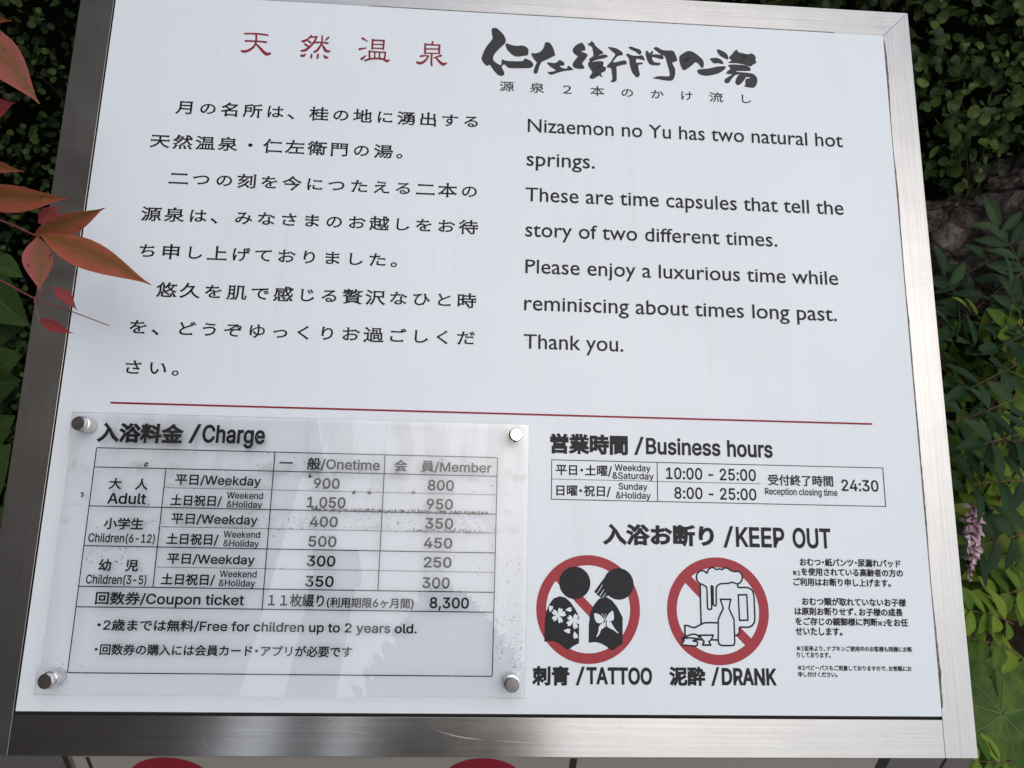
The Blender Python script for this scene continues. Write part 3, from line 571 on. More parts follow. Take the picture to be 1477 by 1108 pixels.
GLYPHS = {
    ' ': '269',
    '&': '642|282,-10 237,-7 195,2 158,17 126,37 99,61 77,89 62,120 52,154 49,191 51,221 57,248 68,272 83,294 100,316 122,337 146,357 172,378 201,400 310,481 320,488 330,496 340,505 349,515 358,526 365,538 371,551 375,565 376,581 373,603 365,622 352,639 335,651 314,659 289,661 272,660 256,656 241,650 228,642 217,631 208,619 202,605 198,589 196,572 198,555 202,538 208,521 218,505 229,487 242,470 257,451 274,430 292,408 628,0 522,0 246,332 220,364 196,393 174,420 154,445 138,469 125,494 116,518 110,544 108,572 111,603 118,631 130,657 147,681 168,700 193,716 221,728 253,735 287,737 322,735 353,728 381,716 406,700 426,681 443,659 455,635 462,608 464,580 463,559 459,538 452,519 443,500 432,483 418,466 403,450 386,435 367,420 221,312 194,290 173,270 158,250 147,231 141,210 139,188 141,165 147,145 157,125 170,108 186,94 206,82 227,74 251,68 277,67 305,69 333,75 360,85 386,99 410,116 432,137 452,161 469,188 482,217 493,250 499,285 501,322 585,322 583,278 578,240 569,206 558,178 546,153 532,133 519,115 506,101 495,89 478,67 452,44 423,25 389,10 353,-1 318,-8',
    '(': '392|128,296 130,351 135,407 144,464 157,522 171,578 189,633 209,685 230,731 253,774 339,774 315,722 293,669 274,614 257,559 243,504 232,450 224,397 219,345 217,296 218,253 223,209 230,164 240,119 254,72 270,23 290,-28 312,-81 339,-138 253,-138 215,-67 184,5 160,78 142,152 131,224',
    ')': '392|53,-138 80,-80 104,-26 123,26 139,75 153,122 162,167 169,211 174,254 175,296 173,345 168,397 160,450 149,504 135,559 118,614 99,669 77,722 53,774 139,774 162,731 184,685 203,633 221,578 236,522 248,464 257,406 262,351 264,296 260,223 250,150 232,76 207,4 176,-68 139,-138',
    ',': '269|54,-171 97,102 196,102 121,-171',
    '-': '650|484,351 484,269 164,269 164,351',
    '.': '269|137,-6 120,-4 104,2 90,13 80,26 73,42 71,59 73,76 80,92 90,105 104,116 120,122 137,124 154,122 170,116 183,105 194,92 200,76 202,59 200,42 194,26 183,13 170,2 154,-4',
    '/': '358|337,764 102,-110 21,-110 256,764',
    '0': '650|325,-10 274,-5 227,10 186,35 151,68 122,111 99,163 82,222 72,290 69,365 72,439 82,507 99,567 123,618 152,661 187,695 228,720 274,735 325,740 377,735 423,720 463,695 499,661 528,618 551,567 568,507 578,439 582,365 578,290 568,222 551,163 528,111 499,68 464,35 423,10 377,-5|325,71 359,75 390,87 416,106 440,132 459,166 474,206 485,253 491,306 493,365 491,424 485,477 474,524 459,564 440,598 416,624 390,644 359,656 325,659 291,656 261,644 234,624 211,598 192,564 177,524 166,477 159,424 157,365 159,306 166,253 177,206 192,166 211,132 234,106 261,87 291,75',
    '1': '650|110,0 110,78 561,78 561,0|396,730 396,0 305,0 305,643 300,643 123,513 123,612 285,730',
    '2': '650|92,0 92,68 336,328 362,356 385,382 405,405 422,427 435,448 446,469 453,489 458,511 460,533 458,558 452,581 441,601 428,618 411,633 392,644 370,653 346,658 321,659 294,658 269,652 247,642 228,629 212,613 199,593 190,571 184,546 182,519 94,519 97,561 107,600 124,635 146,665 173,691 205,712 241,728 281,737 323,740 365,737 404,728 439,713 470,692 497,668 518,639 534,607 544,572 547,535 545,508 540,482 532,456 520,430 504,401 482,371 455,338 422,300 383,258 219,87 219,81 559,81 559,0',
    '3': '650|313,-10 269,-7 229,1 190,14 156,32 126,55 101,82 81,114 69,150 63,189 157,189 161,165 169,144 182,125 197,109 216,95 237,85 261,78 286,73 314,72 343,73 370,78 395,87 417,99 436,115 451,133 463,155 470,180 472,208 470,234 464,258 453,281 438,302 419,320 394,335 364,346 329,353 289,355 225,355 225,429 413,643 413,649 100,649 100,730 535,730 535,661 303,399 303,414 355,416 401,410 442,396 478,375 508,350 532,319 550,285 560,248 564,208 560,167 550,129 532,95 507,64 478,39 443,18 403,3 360,-7',
    '4': '650|57,151 57,227 354,730 446,730 156,238 156,233 593,233 593,151|404,0 404,174 404,210 404,456 492,456 492,0',
    '5': '650|317,-10 276,-7 237,2 201,16 169,35 142,59 119,86 102,117 91,151 86,187 175,187 179,166 187,146 198,128 212,111 229,98 249,86 270,78 293,73 317,72 346,74 372,81 396,92 418,108 436,127 451,150 462,175 468,203 470,233 468,263 461,291 450,317 435,340 416,360 394,376 369,388 342,395 313,397 288,396 264,392 240,385 218,376 199,365 184,353 97,363 138,730 526,730 526,649 216,649 192,433 195,433 213,446 233,457 255,466 279,473 304,477 329,479 362,477 392,471 422,461 449,447 473,430 495,409 514,386 530,360 544,332 553,301 559,269 561,234 557,189 547,147 529,109 506,74 477,45 443,22 405,4 363,-6',
    '6': '650|325,-10 281,-6 241,4 204,21 171,44 144,73 121,107 105,145 94,187 91,232 94,268 101,305 114,343 134,385 161,434 197,488 362,730 462,730 217,375 209,375 216,388 226,401 237,413 250,424 265,433 281,440 298,446 317,450 337,451 380,448 418,438 453,423 484,402 509,375 530,344 546,308 555,269 558,225 555,182 545,141 528,104 505,71 477,43 445,21 408,4 368,-6|325,70 352,72 377,79 400,90 420,105 437,124 451,146 461,170 468,197 470,225 468,255 461,282 451,306 437,328 420,346 400,361 377,372 352,378 325,381 298,379 272,372 249,361 229,346 212,328 198,307 188,283 181,256 179,227 181,198 188,171 198,146 212,124 229,105 249,90 272,79 298,72',
    '7': '650|139,0 464,643 464,649 89,649 89,730 560,730 560,644 237,0',
    '8': '650|325,-10 277,-7 234,2 195,16 160,36 130,60 106,89 89,121 78,156 74,194 77,224 83,253 93,280 107,305 125,327 145,346 168,361 192,373 219,380 219,383 185,396 157,415 133,442 115,473 104,508 101,546 104,582 114,615 130,645 151,673 178,696 209,715 244,729 283,737 325,740 366,737 404,729 439,715 470,696 497,673 519,645 535,615 545,582 548,546 544,508 533,474 516,442 492,415 464,396 431,383 431,380 457,373 481,361 504,346 524,327 541,305 556,280 567,253 573,224 575,194 572,156 561,121 543,89 519,60 490,36 455,16 415,2 372,-7|325,71 356,72 384,78 409,86 430,99 449,113 463,131 474,152 481,174 483,199 481,225 474,249 463,271 447,290 428,306 406,320 381,330 354,336 325,338 295,336 268,330 243,320 220,306 202,290 186,271 175,249 168,225 166,199 168,174 174,152 185,131 200,113 218,99 240,86 265,78 294,72|325,415 350,417 373,422 393,431 412,443 428,457 441,474 450,494 456,515 458,539 456,562 451,584 441,603 429,620 413,634 395,645 373,653 350,658 325,660 299,658 276,653 255,645 236,634 220,620 207,603 198,584 192,562 191,539 192,515 198,494 207,474 220,457 236,443 255,431 276,422 300,417',
    '9': '650|324,740 368,736 408,726 445,709 478,686 505,657 528,623 545,585 555,543 558,498 555,462 548,425 535,387 515,345 488,296 452,242 288,0 187,0 433,355 441,355 433,342 424,329 413,317 399,306 385,297 368,290 351,284 332,280 313,279 270,282 232,292 197,307 166,328 140,355 119,386 104,422 94,461 91,505 95,549 105,589 122,626 144,659 172,687 205,709 241,726 281,736|324,660 298,658 273,651 250,640 230,625 212,606 198,584 188,560 182,533 180,505 182,475 188,449 198,424 212,402 230,384 250,369 273,358 298,352 324,349 352,352 377,358 400,369 420,384 437,402 451,423 462,448 468,474 470,503 468,532 462,559 451,584 437,606 420,625 400,640 377,651 352,658',
    ':': '269|137,-6 120,-4 104,2 90,13 80,26 73,42 71,59 73,76 80,92 90,105 104,116 120,122 137,124 154,122 170,116 183,105 194,92 200,76 202,59 200,42 194,26 183,13 170,2 154,-4|137,389 120,391 104,397 90,408 80,421 73,437 71,454 73,471 80,487 90,500 104,511 120,517 137,519 154,517 170,511 183,500 194,487 200,471 202,454 200,437 194,421 183,408 170,397 154,391',
    'A': '688|24,0 289,730 396,730 664,0 567,0 412,434 402,463 391,496 379,534 365,578 350,628 333,686 352,686 335,628 319,576 305,532 293,495 283,462 273,434 122,0|158,204 158,285 531,285 531,204',
    'B': '655|86,0 86,730 346,730 394,727 436,718 472,704 502,685 527,661 547,634 560,604 569,571 571,536 569,507 564,482 555,459 543,440 528,424 511,410 493,399 473,390 452,383 452,376 475,373 498,365 521,352 542,336 561,316 577,292 590,263 597,231 600,195 597,160 588,127 574,96 554,68 527,45 494,26 455,11 408,3 354,0|179,82 351,82 403,85 443,96 473,114 494,138 506,165 510,196 508,220 502,243 491,264 477,283 460,299 438,313 414,323 387,329 356,331 179,331|179,410 341,410 367,411 391,416 414,425 433,437 450,451 464,468 474,488 480,510 482,534 478,565 467,592 449,615 422,634 387,645 344,648 179,648',
    'C': '732|384,-10 323,-5 267,10 216,36 170,70 132,114 100,165 77,225 62,291 58,365 62,438 77,505 100,564 132,616 170,659 216,694 267,719 323,735 384,740 420,738 455,733 488,724 520,711 550,695 577,676 602,654 624,629 643,600 658,570 670,536 679,500 586,500 579,524 570,546 559,566 545,584 530,600 513,615 494,627 474,637 452,644 430,650 407,653 384,654 340,650 300,639 263,620 230,594 202,562 179,522 162,476 152,423 148,365 152,306 162,254 180,207 203,168 231,135 264,110 301,91 341,80 384,76 407,77 430,80 452,86 474,94 494,104 513,116 530,130 545,146 559,164 570,184 579,206 586,230 679,230 670,194 659,161 643,130 624,102 602,77 577,54 550,35 520,19 489,7 455,-3 420,-8',
    'D': '721|314,0 138,0 138,82 308,82 364,86 414,97 456,116 492,142 521,175 544,214 560,259 570,310 573,366 570,422 560,473 544,517 522,556 493,589 459,614 418,633 370,644 317,648 134,648 134,730 323,730 391,725 452,711 506,686 552,653 591,611 622,561 644,503 658,438 662,366 658,294 644,229 622,170 590,120 551,78 503,44 448,20 384,5|179,730 179,0 86,0 86,730',
    'E': '601|86,0 86,730 535,730 535,648 179,648 179,410 510,410 510,328 179,328 179,82 538,82 538,0',
    'F': '588|86,0 86,730 530,730 530,648 179,648 179,399 497,399 497,317 179,317 179,0',
    'H': '742|86,0 86,730 179,730 179,414 563,414 563,730 656,730 656,0 563,0 563,333 179,333 179,0',
    'K': '670|150,209 150,310 167,332 183,354 200,375 216,395 233,415 250,435 268,455 286,475 304,494 522,730 643,730 332,396 327,396|86,0 86,730 179,730 179,480 178,323 179,277 179,0|534,0 269,372 327,444 644,0',
    'M': '901|86,0 86,730 218,730 398,268 402,257 407,243 412,228 418,211 423,194 429,176 435,157 441,139 447,120 452,102 457,86 462,70 441,70 446,85 451,101 456,119 462,137 468,155 474,174 479,192 485,210 491,227 496,243 501,256 506,268 683,730 815,730 815,0 724,0 724,417 724,433 724,451 724,469 724,489 724,509 725,529 725,550 726,571 726,593 727,614 727,635 728,656 736,656 729,633 722,611 714,587 706,565 699,542 692,521 684,500 677,480 671,462 665,445 659,430 654,417 490,0 411,0 244,417 240,430 234,444 228,461 222,478 215,498 208,518 201,540 193,562 185,585 177,609 169,632 161,656 170,656 171,637 172,618 172,597 173,576 173,555 173,533 174,512 174,491 174,471 175,452 175,434 175,417 175,0',
    'N': '751|86,0 86,730 195,730 492,262 501,249 510,234 521,216 532,197 544,176 556,153 569,129 581,105 594,79 581,77 578,103 576,130 575,155 574,180 573,204 573,226 572,246 572,264 572,280 572,730 665,730 665,0 555,0 290,416 278,435 267,454 255,475 242,496 228,520 212,547 195,577 176,611 154,649 171,651 173,616 174,582 175,551 177,521 178,495 178,471 179,450 179,432 179,417 179,0',
    'O': '765|383,-10 323,-5 267,10 216,36 170,70 132,114 100,165 77,225 63,291 58,365 63,438 77,505 100,564 132,616 170,659 216,694 267,719 323,735 383,740 444,735 499,719 550,694 596,659 634,616 666,564 689,505 703,438 707,365 703,291 689,225 666,165 634,114 596,70 550,36 499,10 444,-5|383,76 425,80 465,91 501,109 534,135 563,167 586,207 603,253 614,306 617,365 614,424 603,477 586,523 563,563 534,595 501,621 465,639 425,650 383,654 341,650 301,639 264,621 231,595 203,562 180,523 162,476 152,424 148,365 152,306 162,253 180,207 203,168 231,135 264,109 301,91 341,80',
    'P': '638|86,0 86,730 338,730 391,727 437,716 477,699 511,677 538,649 559,617 574,580 583,541 586,499 583,457 574,417 559,381 538,348 511,320 477,297 437,280 391,270 338,267 157,267 157,348 334,348 369,350 400,357 426,367 448,382 465,400 478,421 487,445 493,471 494,499 493,527 487,553 478,576 465,597 448,615 426,629 400,640 369,647 333,649 179,649 179,0',
    'R': '644|86,0 86,730 339,730 391,727 438,717 478,701 512,679 539,653 560,621 575,586 584,547 587,505 584,463 575,425 560,390 539,359 511,333 478,312 438,296 391,287 339,284 138,284 138,366 335,366 371,368 401,373 427,383 449,396 466,412 479,431 488,453 494,478 495,505 494,533 488,558 479,581 466,601 449,617 427,631 401,641 370,647 334,649 179,649 179,0|507,0 330,329 435,329 614,0',
    'S': '641|321,-13 270,-10 224,-1 183,13 147,33 116,57 92,86 73,119 61,156 55,196 150,196 154,169 164,146 177,126 195,109 215,95 239,84 265,77 292,72 321,71 353,72 383,78 410,86 435,99 456,114 473,132 486,152 493,175 496,200 494,222 487,241 476,257 462,271 445,283 425,293 402,303 377,311 351,319 264,343 208,363 161,386 124,415 96,449 80,489 74,535 78,574 89,610 108,643 132,671 162,695 197,714 237,728 280,737 326,740 372,737 415,728 454,714 488,695 517,671 541,644 559,613 571,579 575,542 484,542 476,576 459,605 434,628 401,644 365,655 323,658 293,656 265,651 240,643 218,631 200,617 185,600 174,581 167,561 165,539 168,516 175,496 188,479 204,464 223,452 243,442 264,434 285,427 305,421 379,401 401,395 424,387 447,378 471,368 493,355 515,341 534,324 552,305 566,283 577,259 584,231 586,199 582,160 572,124 555,91 531,61 500,36 464,15 422,0 374,-10',
    'T': '644|46,648 46,730 598,730 598,648 368,648 368,0 276,0 276,648',
    'U': '742|371,-12 316,-8 266,3 221,22 181,47 148,78 122,115 102,156 90,200 86,248 86,730 178,730 178,256 181,222 189,191 202,162 220,137 242,115 268,97 299,84 333,77 371,74 410,77 444,84 475,97 501,115 523,137 540,162 553,191 561,222 563,256 563,730 656,730 656,248 652,200 640,156 621,115 594,78 561,47 522,22 476,3 426,-8',
    'W': '985|222,0 24,730 118,730 234,281 240,257 246,233 252,209 257,184 263,159 268,134 273,109 278,83 283,57 271,57 276,83 281,109 287,134 292,159 298,184 303,209 309,233 315,257 321,281 439,730 545,730 662,281 669,257 675,233 681,209 686,184 692,159 698,134 703,109 708,83 713,57 701,57 706,83 711,109 716,134 721,159 727,184 732,209 738,233 744,257 750,281 866,730 961,730 761,0 654,0 528,463 520,495 512,527 504,562 497,598 489,638 482,682 502,682 495,640 488,602 481,566 473,532 465,498 456,463 331,0',
    'a': '559|229,-12 196,-10 165,-4 135,7 109,22 87,41 68,64 55,91 46,121 44,155 46,184 52,210 62,231 76,249 92,264 111,277 133,287 155,296 180,302 205,307 230,312 256,316 286,319 313,323 335,325 354,328 369,332 381,337 389,344 394,353 395,365 395,368 394,390 390,409 383,426 373,440 360,452 344,462 326,469 305,473 281,475 256,473 234,469 214,463 197,454 182,443 169,432 158,419 150,406 144,393 59,418 73,449 91,475 113,497 137,514 163,528 191,539 220,546 249,550 278,552 299,551 320,548 343,544 366,538 388,529 410,517 430,502 448,483 463,460 474,432 481,399 483,361 483,0 397,0 397,74 391,74 384,62 374,49 362,35 347,23 329,11 309,1 286,-6 259,-11|244,65 275,67 303,74 327,84 348,98 365,115 378,134 388,154 393,176 395,198 395,272 390,268 383,265 372,261 360,258 347,255 332,252 317,250 302,248 287,246 274,244 262,242 252,241 231,238 212,233 193,228 176,220 161,211 148,200 139,186 134,170 132,150 133,133 138,117 146,104 157,92 170,83 186,75 204,70 223,66',
    'b': '609|329,-12 298,-10 271,-4 247,5 228,17 211,31 198,45 187,59 177,72 170,84 161,84 161,0 75,0 75,730 163,730 163,458 170,458 177,469 186,482 197,496 210,510 227,523 246,535 269,544 297,550 329,552 372,548 412,536 449,517 481,491 508,459 531,420 547,375 557,326 560,271 557,216 547,166 531,121 509,82 482,49 450,23 413,4 373,-8|316,67 348,70 376,79 401,94 422,114 440,139 453,167 463,200 469,234 471,272 469,309 463,343 453,375 440,403 423,427 402,447 377,462 348,470 316,473 284,470 256,462 231,448 210,429 193,405 179,377 170,346 164,310 162,272 164,233 170,197 180,165 193,137 211,113 232,93 257,79 285,70',
    'c': '568|297,-12 250,-8 207,4 168,24 133,50 104,83 80,122 63,166 52,215 49,269 52,323 63,373 80,418 104,457 133,490 168,516 207,536 250,548 297,552 324,551 349,547 373,541 396,533 418,523 438,511 456,497 473,480 488,462 500,442 511,420 519,397 435,376 430,390 424,403 417,415 408,426 398,437 387,446 375,454 362,461 347,466 332,470 315,472 297,473 264,470 234,461 208,445 187,424 169,399 156,371 146,339 140,305 138,269 140,234 146,200 156,169 169,140 187,115 208,95 234,79 264,70 297,67 315,67 332,70 348,74 363,80 376,87 389,95 400,104 410,115 418,127 426,140 432,154 437,168 521,147 513,123 502,101 490,81 475,62 458,45 439,31 419,18 397,7 374,-1 350,-7 324,-11',
    'd': '609|280,-12 237,-8 197,4 160,23 128,49 101,82 78,121 62,166 52,216 49,271 52,326 62,375 79,420 101,459 128,491 160,517 197,536 237,548 281,552 313,550 340,544 363,535 382,523 399,510 412,496 423,482 432,469 439,458 446,458 446,730 534,730 534,0 449,0 449,84 440,84 432,72 423,59 412,45 398,31 382,17 362,5 339,-4 312,-10|293,67 325,70 353,79 377,93 399,113 416,137 430,165 439,197 445,233 447,272 445,310 440,346 430,377 416,405 399,429 378,448 353,462 325,470 293,473 261,470 232,462 207,447 186,427 169,403 156,375 146,343 140,309 138,272 140,234 146,200 156,167 169,139 187,114 208,94 233,79 262,70',
    'e': '580|304,-12 254,-8 208,4 168,24 133,50 103,83 80,122 63,166 52,215 49,268 52,322 62,371 79,416 102,455 131,489 165,516 204,536 247,548 294,552 324,550 353,545 381,537 409,525 434,509 458,489 479,465 498,437 512,404 524,367 530,325 533,278 533,243 107,243 107,317 485,317 444,290 442,325 437,356 427,385 414,411 397,433 377,450 353,463 325,471 294,474 263,471 235,463 210,450 188,432 171,411 156,387 146,360 140,332 138,303 138,255 140,217 147,182 158,152 174,127 194,105 217,88 243,76 273,69 305,66 326,67 346,70 364,76 381,83 396,93 410,104 421,118 431,134 438,151 524,130 514,103 499,79 481,56 459,37 434,20 405,6 374,-4 341,-10',
    'f': '364|327,544 327,469 9,469 9,544|116,0 116,619 118,649 125,675 137,697 153,716 172,732 194,744 218,753 243,759 269,760 288,760 304,758 319,756 331,753 341,750 348,748 326,672 321,674 316,676 308,677 300,679 290,680 279,680 255,678 236,671 221,660 211,644 205,625 203,601 203,0',
    'g': '610|297,-216 258,-214 224,-209 192,-200 164,-189 139,-175 118,-158 100,-140 85,-120 73,-99 146,-58 154,-70 163,-82 174,-95 187,-107 203,-117 221,-127 243,-134 268,-138 297,-140 338,-136 374,-125 405,-108 428,-83 442,-49 447,-8 447,98 439,98 432,86 422,73 411,60 398,46 381,34 362,23 339,14 312,9 280,7 237,10 198,21 162,38 129,62 102,93 79,129 62,172 52,220 49,274 52,328 62,377 79,421 101,459 129,491 161,517 198,536 238,548 281,552 313,550 341,544 364,535 383,523 400,510 414,496 425,482 434,469 441,458 449,458 449,544 535,544 535,-13 531,-57 520,-96 503,-129 479,-156 450,-178 417,-195 380,-207 340,-214|294,85 326,87 354,95 378,108 399,125 417,147 430,174 440,204 446,238 448,276 446,314 440,348 431,379 417,406 400,429 379,448 354,462 326,470 294,473 262,470 233,462 208,447 187,428 169,404 156,377 146,346 140,312 138,276 140,240 146,206 156,176 170,149 187,127 209,109 234,95 262,87',
    'h': '588|163,325 163,0 75,0 75,730 163,730 163,413 147,413 166,458 190,493 218,520 251,537 287,548 326,552 362,549 394,542 424,529 449,511 471,488 489,460 502,427 510,389 512,345 512,0 425,0 425,338 421,377 410,410 392,437 367,457 337,468 301,472 276,470 253,465 231,455 211,442 195,426 181,406 171,382 165,355',
    'i': '239|75,0 75,544 163,544 163,0|120,635 104,637 90,643 77,652 67,664 61,678 59,693 61,709 67,723 77,735 90,744 104,750 120,752 136,750 151,744 163,735 173,723 179,709 181,693 179,678 173,664 163,652 151,643 136,637',
    'k': '546|158,196 158,304 173,304 408,544 517,544 264,286 254,286|75,0 75,730 163,730 163,0|422,0 212,267 274,328 534,0',
    'l': '271|200,-3 161,0 130,11 106,29 89,54 79,84 75,121 75,730 163,730 163,142 164,119 167,102 172,89 181,81 193,76 210,74 218,75 225,75 230,75 235,76 239,77 243,78 259,4 251,2 242,0 232,-1 221,-2 211,-3',
    'm': '875|75,0 75,544 161,544 161,424 154,424 163,451 175,475 190,496 207,514 226,528 247,540 269,548 291,553 315,554 352,550 385,538 412,518 434,491 450,459 461,423 448,423 457,448 468,472 484,492 502,511 523,526 546,538 572,547 598,552 627,554 657,552 686,545 713,534 738,517 759,497 776,471 789,441 797,406 799,366 799,0 711,0 711,364 708,400 697,428 678,449 655,463 629,471 601,474 577,473 556,467 537,459 520,447 507,433 496,416 488,398 483,377 481,355 481,0 393,0 393,373 390,401 380,426 363,446 341,462 315,471 286,474 265,473 245,468 226,459 209,448 193,433 181,415 171,394 165,369 163,341 163,0',
    'n': '588|163,325 163,0 75,0 75,544 160,544 161,413 147,413 166,458 190,493 218,520 251,537 287,548 326,552 362,549 394,542 423,529 449,511 471,488 489,460 502,427 510,389 512,345 512,0 425,0 425,338 421,377 410,410 392,437 367,457 337,468 301,472 276,470 253,465 231,455 211,442 195,426 181,406 171,382 165,355',
    'o': '596|297,-12 250,-8 207,4 168,24 133,50 104,83 80,122 63,166 52,215 49,269 52,323 63,373 80,418 104,457 133,490 168,516 207,536 250,548 297,552 345,548 389,536 428,516 463,490 492,457 516,418 533,373 543,323 547,269 543,215 533,166 516,122 492,83 463,50 428,24 389,4 345,-8|297,67 332,70 362,79 388,95 409,115 427,140 441,169 450,200 456,234 458,269 456,305 450,338 441,370 427,399 409,424 388,445 362,461 332,470 297,473 264,470 234,461 208,445 187,424 169,399 156,371 146,339 140,305 138,269 140,234 146,200 156,169 169,140 187,115 208,95 234,79 264,70',
    'p': '609|75,-205 75,544 161,544 161,458 170,458 177,469 186,482 197,496 210,510 227,523 246,535 269,544 297,550 329,552 372,548 412,536 449,517 481,491 508,459 531,420 547,375 557,326 560,271 557,216 547,166 531,121 509,82 482,49 450,23 413,4 373,-8 329,-12 298,-10 271,-4 248,5 228,17 212,31 198,45 187,59 177,72 170,84 163,84 163,-205|316,67 348,70 376,79 401,94 422,114 440,139 453,167 463,200 469,234 471,272 469,309 463,343 453,375 440,403 423,427 402,447 377,462 348,470 316,473 284,470 256,462 231,448 210,429 193,405 179,377 170,346 164,310 162,272 164,233 170,197 180,165 193,137 211,113 232,93 257,79 285,70',
    'r': '372|75,0 75,544 160,544 160,461 166,461 178,486 196,508 219,527 245,541 274,549 306,552 313,552 321,552 329,552 337,551 344,551 349,551 349,463 345,463 339,464 330,465 319,467 308,467 297,467 272,466 249,460 228,451 210,439 194,425 181,407 171,387 165,364 163,340 163,0',
    's': '524|261,-12 225,-10 192,-4 161,5 133,18 109,34 89,54 72,78 59,105 51,135 135,153 144,125 159,103 178,86 202,75 229,68 260,65 295,68 326,76 351,89 370,107 381,126 385,147 382,165 376,181 365,195 349,206 329,215 304,222 214,244 169,258 132,276 104,299 83,326 71,357 67,393 70,423 79,451 93,476 113,498 137,516 165,532 197,543 231,549 268,552 304,550 336,544 364,535 389,522 411,506 429,487 444,465 456,442 465,416 385,398 376,418 364,436 348,453 327,466 301,475 269,477 238,475 211,467 188,455 170,438 159,419 156,398 158,379 166,363 178,349 195,338 218,328 246,320 329,300 375,286 411,268 439,246 459,219 471,188 475,153 472,122 463,94 448,68 428,45 403,25 373,9 339,-2 302,-9',
    't': '326|292,544 292,469 9,469 9,544|93,676 181,676 181,140 182,118 187,101 195,88 207,79 224,73 244,72 251,72 258,72 266,73 274,74 282,76 290,77 306,2 296,0 286,-2 275,-4 264,-5 253,-6 242,-6 198,-2 162,10 132,31 110,58 97,92 93,133',
    'u': '588|262,-7 226,-5 194,3 165,15 139,33 117,56 99,84 86,118 78,156 75,199 75,544 163,544 163,207 167,167 178,134 196,108 221,88 252,76 287,72 312,74 336,80 357,89 377,102 393,119 407,139 417,162 423,189 425,219 425,544 512,544 512,0 428,0 428,132 441,132 422,86 398,50 369,24 336,7 301,-4',
    'y': '559|68,-199 88,-123 102,-125 119,-128 134,-129 149,-128 163,-124 175,-116 187,-106 198,-92 207,-74 216,-51 233,-2 25,544 121,544 237,222 249,190 259,157 268,124 277,92 286,61 295,30 264,30 273,61 282,92 291,125 300,157 310,190 321,222 438,544 533,544 293,-83 281,-110 268,-133 253,-154 237,-170 219,-184 200,-195 179,-202 156,-207 131,-208 117,-208 104,-207 93,-205 82,-203 74,-201',
}
NANDINA_LEAVES = [
    ((-0.0534, 0.2206, 1.2299), (-0.0122, 0.2055, 1.2276), 0.0104, 20, 0),
    ((-0.039, 0.197, 1.2302), (0.019, 0.1581, 1.1867), 0.0299, -15, 1),
    ((-0.0397, 0.1796, 1.178), (-0.0089, 0.1808, 1.1834), 0.0189, 10, 2),
    ((-0.0475, 0.1665, 1.1536), (-0.002, 0.1598, 1.1461), 0.0129, 25, 0),
    ((-0.0348, 0.1432, 1.1334), (0.0323, 0.1407, 1.1361), 0.0202, 15, 0),
    ((0.0108, 0.1304, 1.1151), (0.0566, 0.1322, 1.1335), 0.0167, 25, 0),
    ((0.0149, 0.1307, 1.1161), (0.0928, 0.0946, 1.1005), 0.0213, -12, 0),
    ((0.0137, 0.1301, 1.1149), (0.0223, 0.1044, 1.09), 0.0183, 8, 1),
    ((0.0075, 0.144, 1.1187), (0.0174, 0.154, 1.1274), 0.0104, 0, 2),
    ((0.0369, 0.0957, 1.0966), (0.0505, 0.0889, 1.0857), 0.0076, -20, 2),
    ((0.0291, 0.0868, 1.0797), (0.0485, 0.0824, 1.0737), 0.0080, 15, 2),
]
NANDINA_STEMS = [[(-0.055, 0.1505, 1.1238, 0.00057), (-0.0092, 0.1355, 1.1222, 0.00051), (0.0107, 0.1308, 1.1159, 0.00042), (0.0149, 0.1305, 1.1157, 0.00028)], [(-0.0649, 0.1928, 1.1784, 0.00058), (-0.0449, 0.1798, 1.1778, 0.00047), (-0.0397, 0.1796, 1.178, 0.00033)], [(-0.055, 0.1505, 1.1238, 0.00052), (-0.0492, 0.1608, 1.1429, 0.00038), (-0.0475, 0.1665, 1.1536, 0.00028)], [(-0.055, 0.1505, 1.1238, 0.00047), (-0.0348, 0.1432, 1.1334, 0.00032)], [(-0.0748, 0.2123, 1.2126, 0.00058), (-0.039, 0.197, 1.2302, 0.00037)], [(-0.0262, 0.1154, 1.1047, 0.0005), (0.0036, 0.0992, 1.0994, 0.00044), (0.0256, 0.0929, 1.0904, 0.0004), (0.0461, 0.0888, 1.0851, 0.00033), (0.0706, 0.082, 1.0795, 0.00028)], [(0.0256, 0.0929, 1.0904, 0.00033), (0.0306, 0.0947, 1.0941, 0.00026), (0.0369, 0.0957, 1.0966, 0.00022)], [(0.0256, 0.0929, 1.0904, 0.00031), (0.027, 0.0896, 1.0845, 0.00024), (0.0291, 0.0868, 1.0797, 0.00022)], [(-0.0262, 0.1154, 1.1047, 0.0005), (-0.0748, 0.2123, 1.2126, 0.00063)], [(-0.0262, 0.1154, 1.1047, 0.00054), (-0.1005, 0.0927, 0.9525, 0.00081), (-0.1928, 0.0079, 0.6037, 0.00121)]]
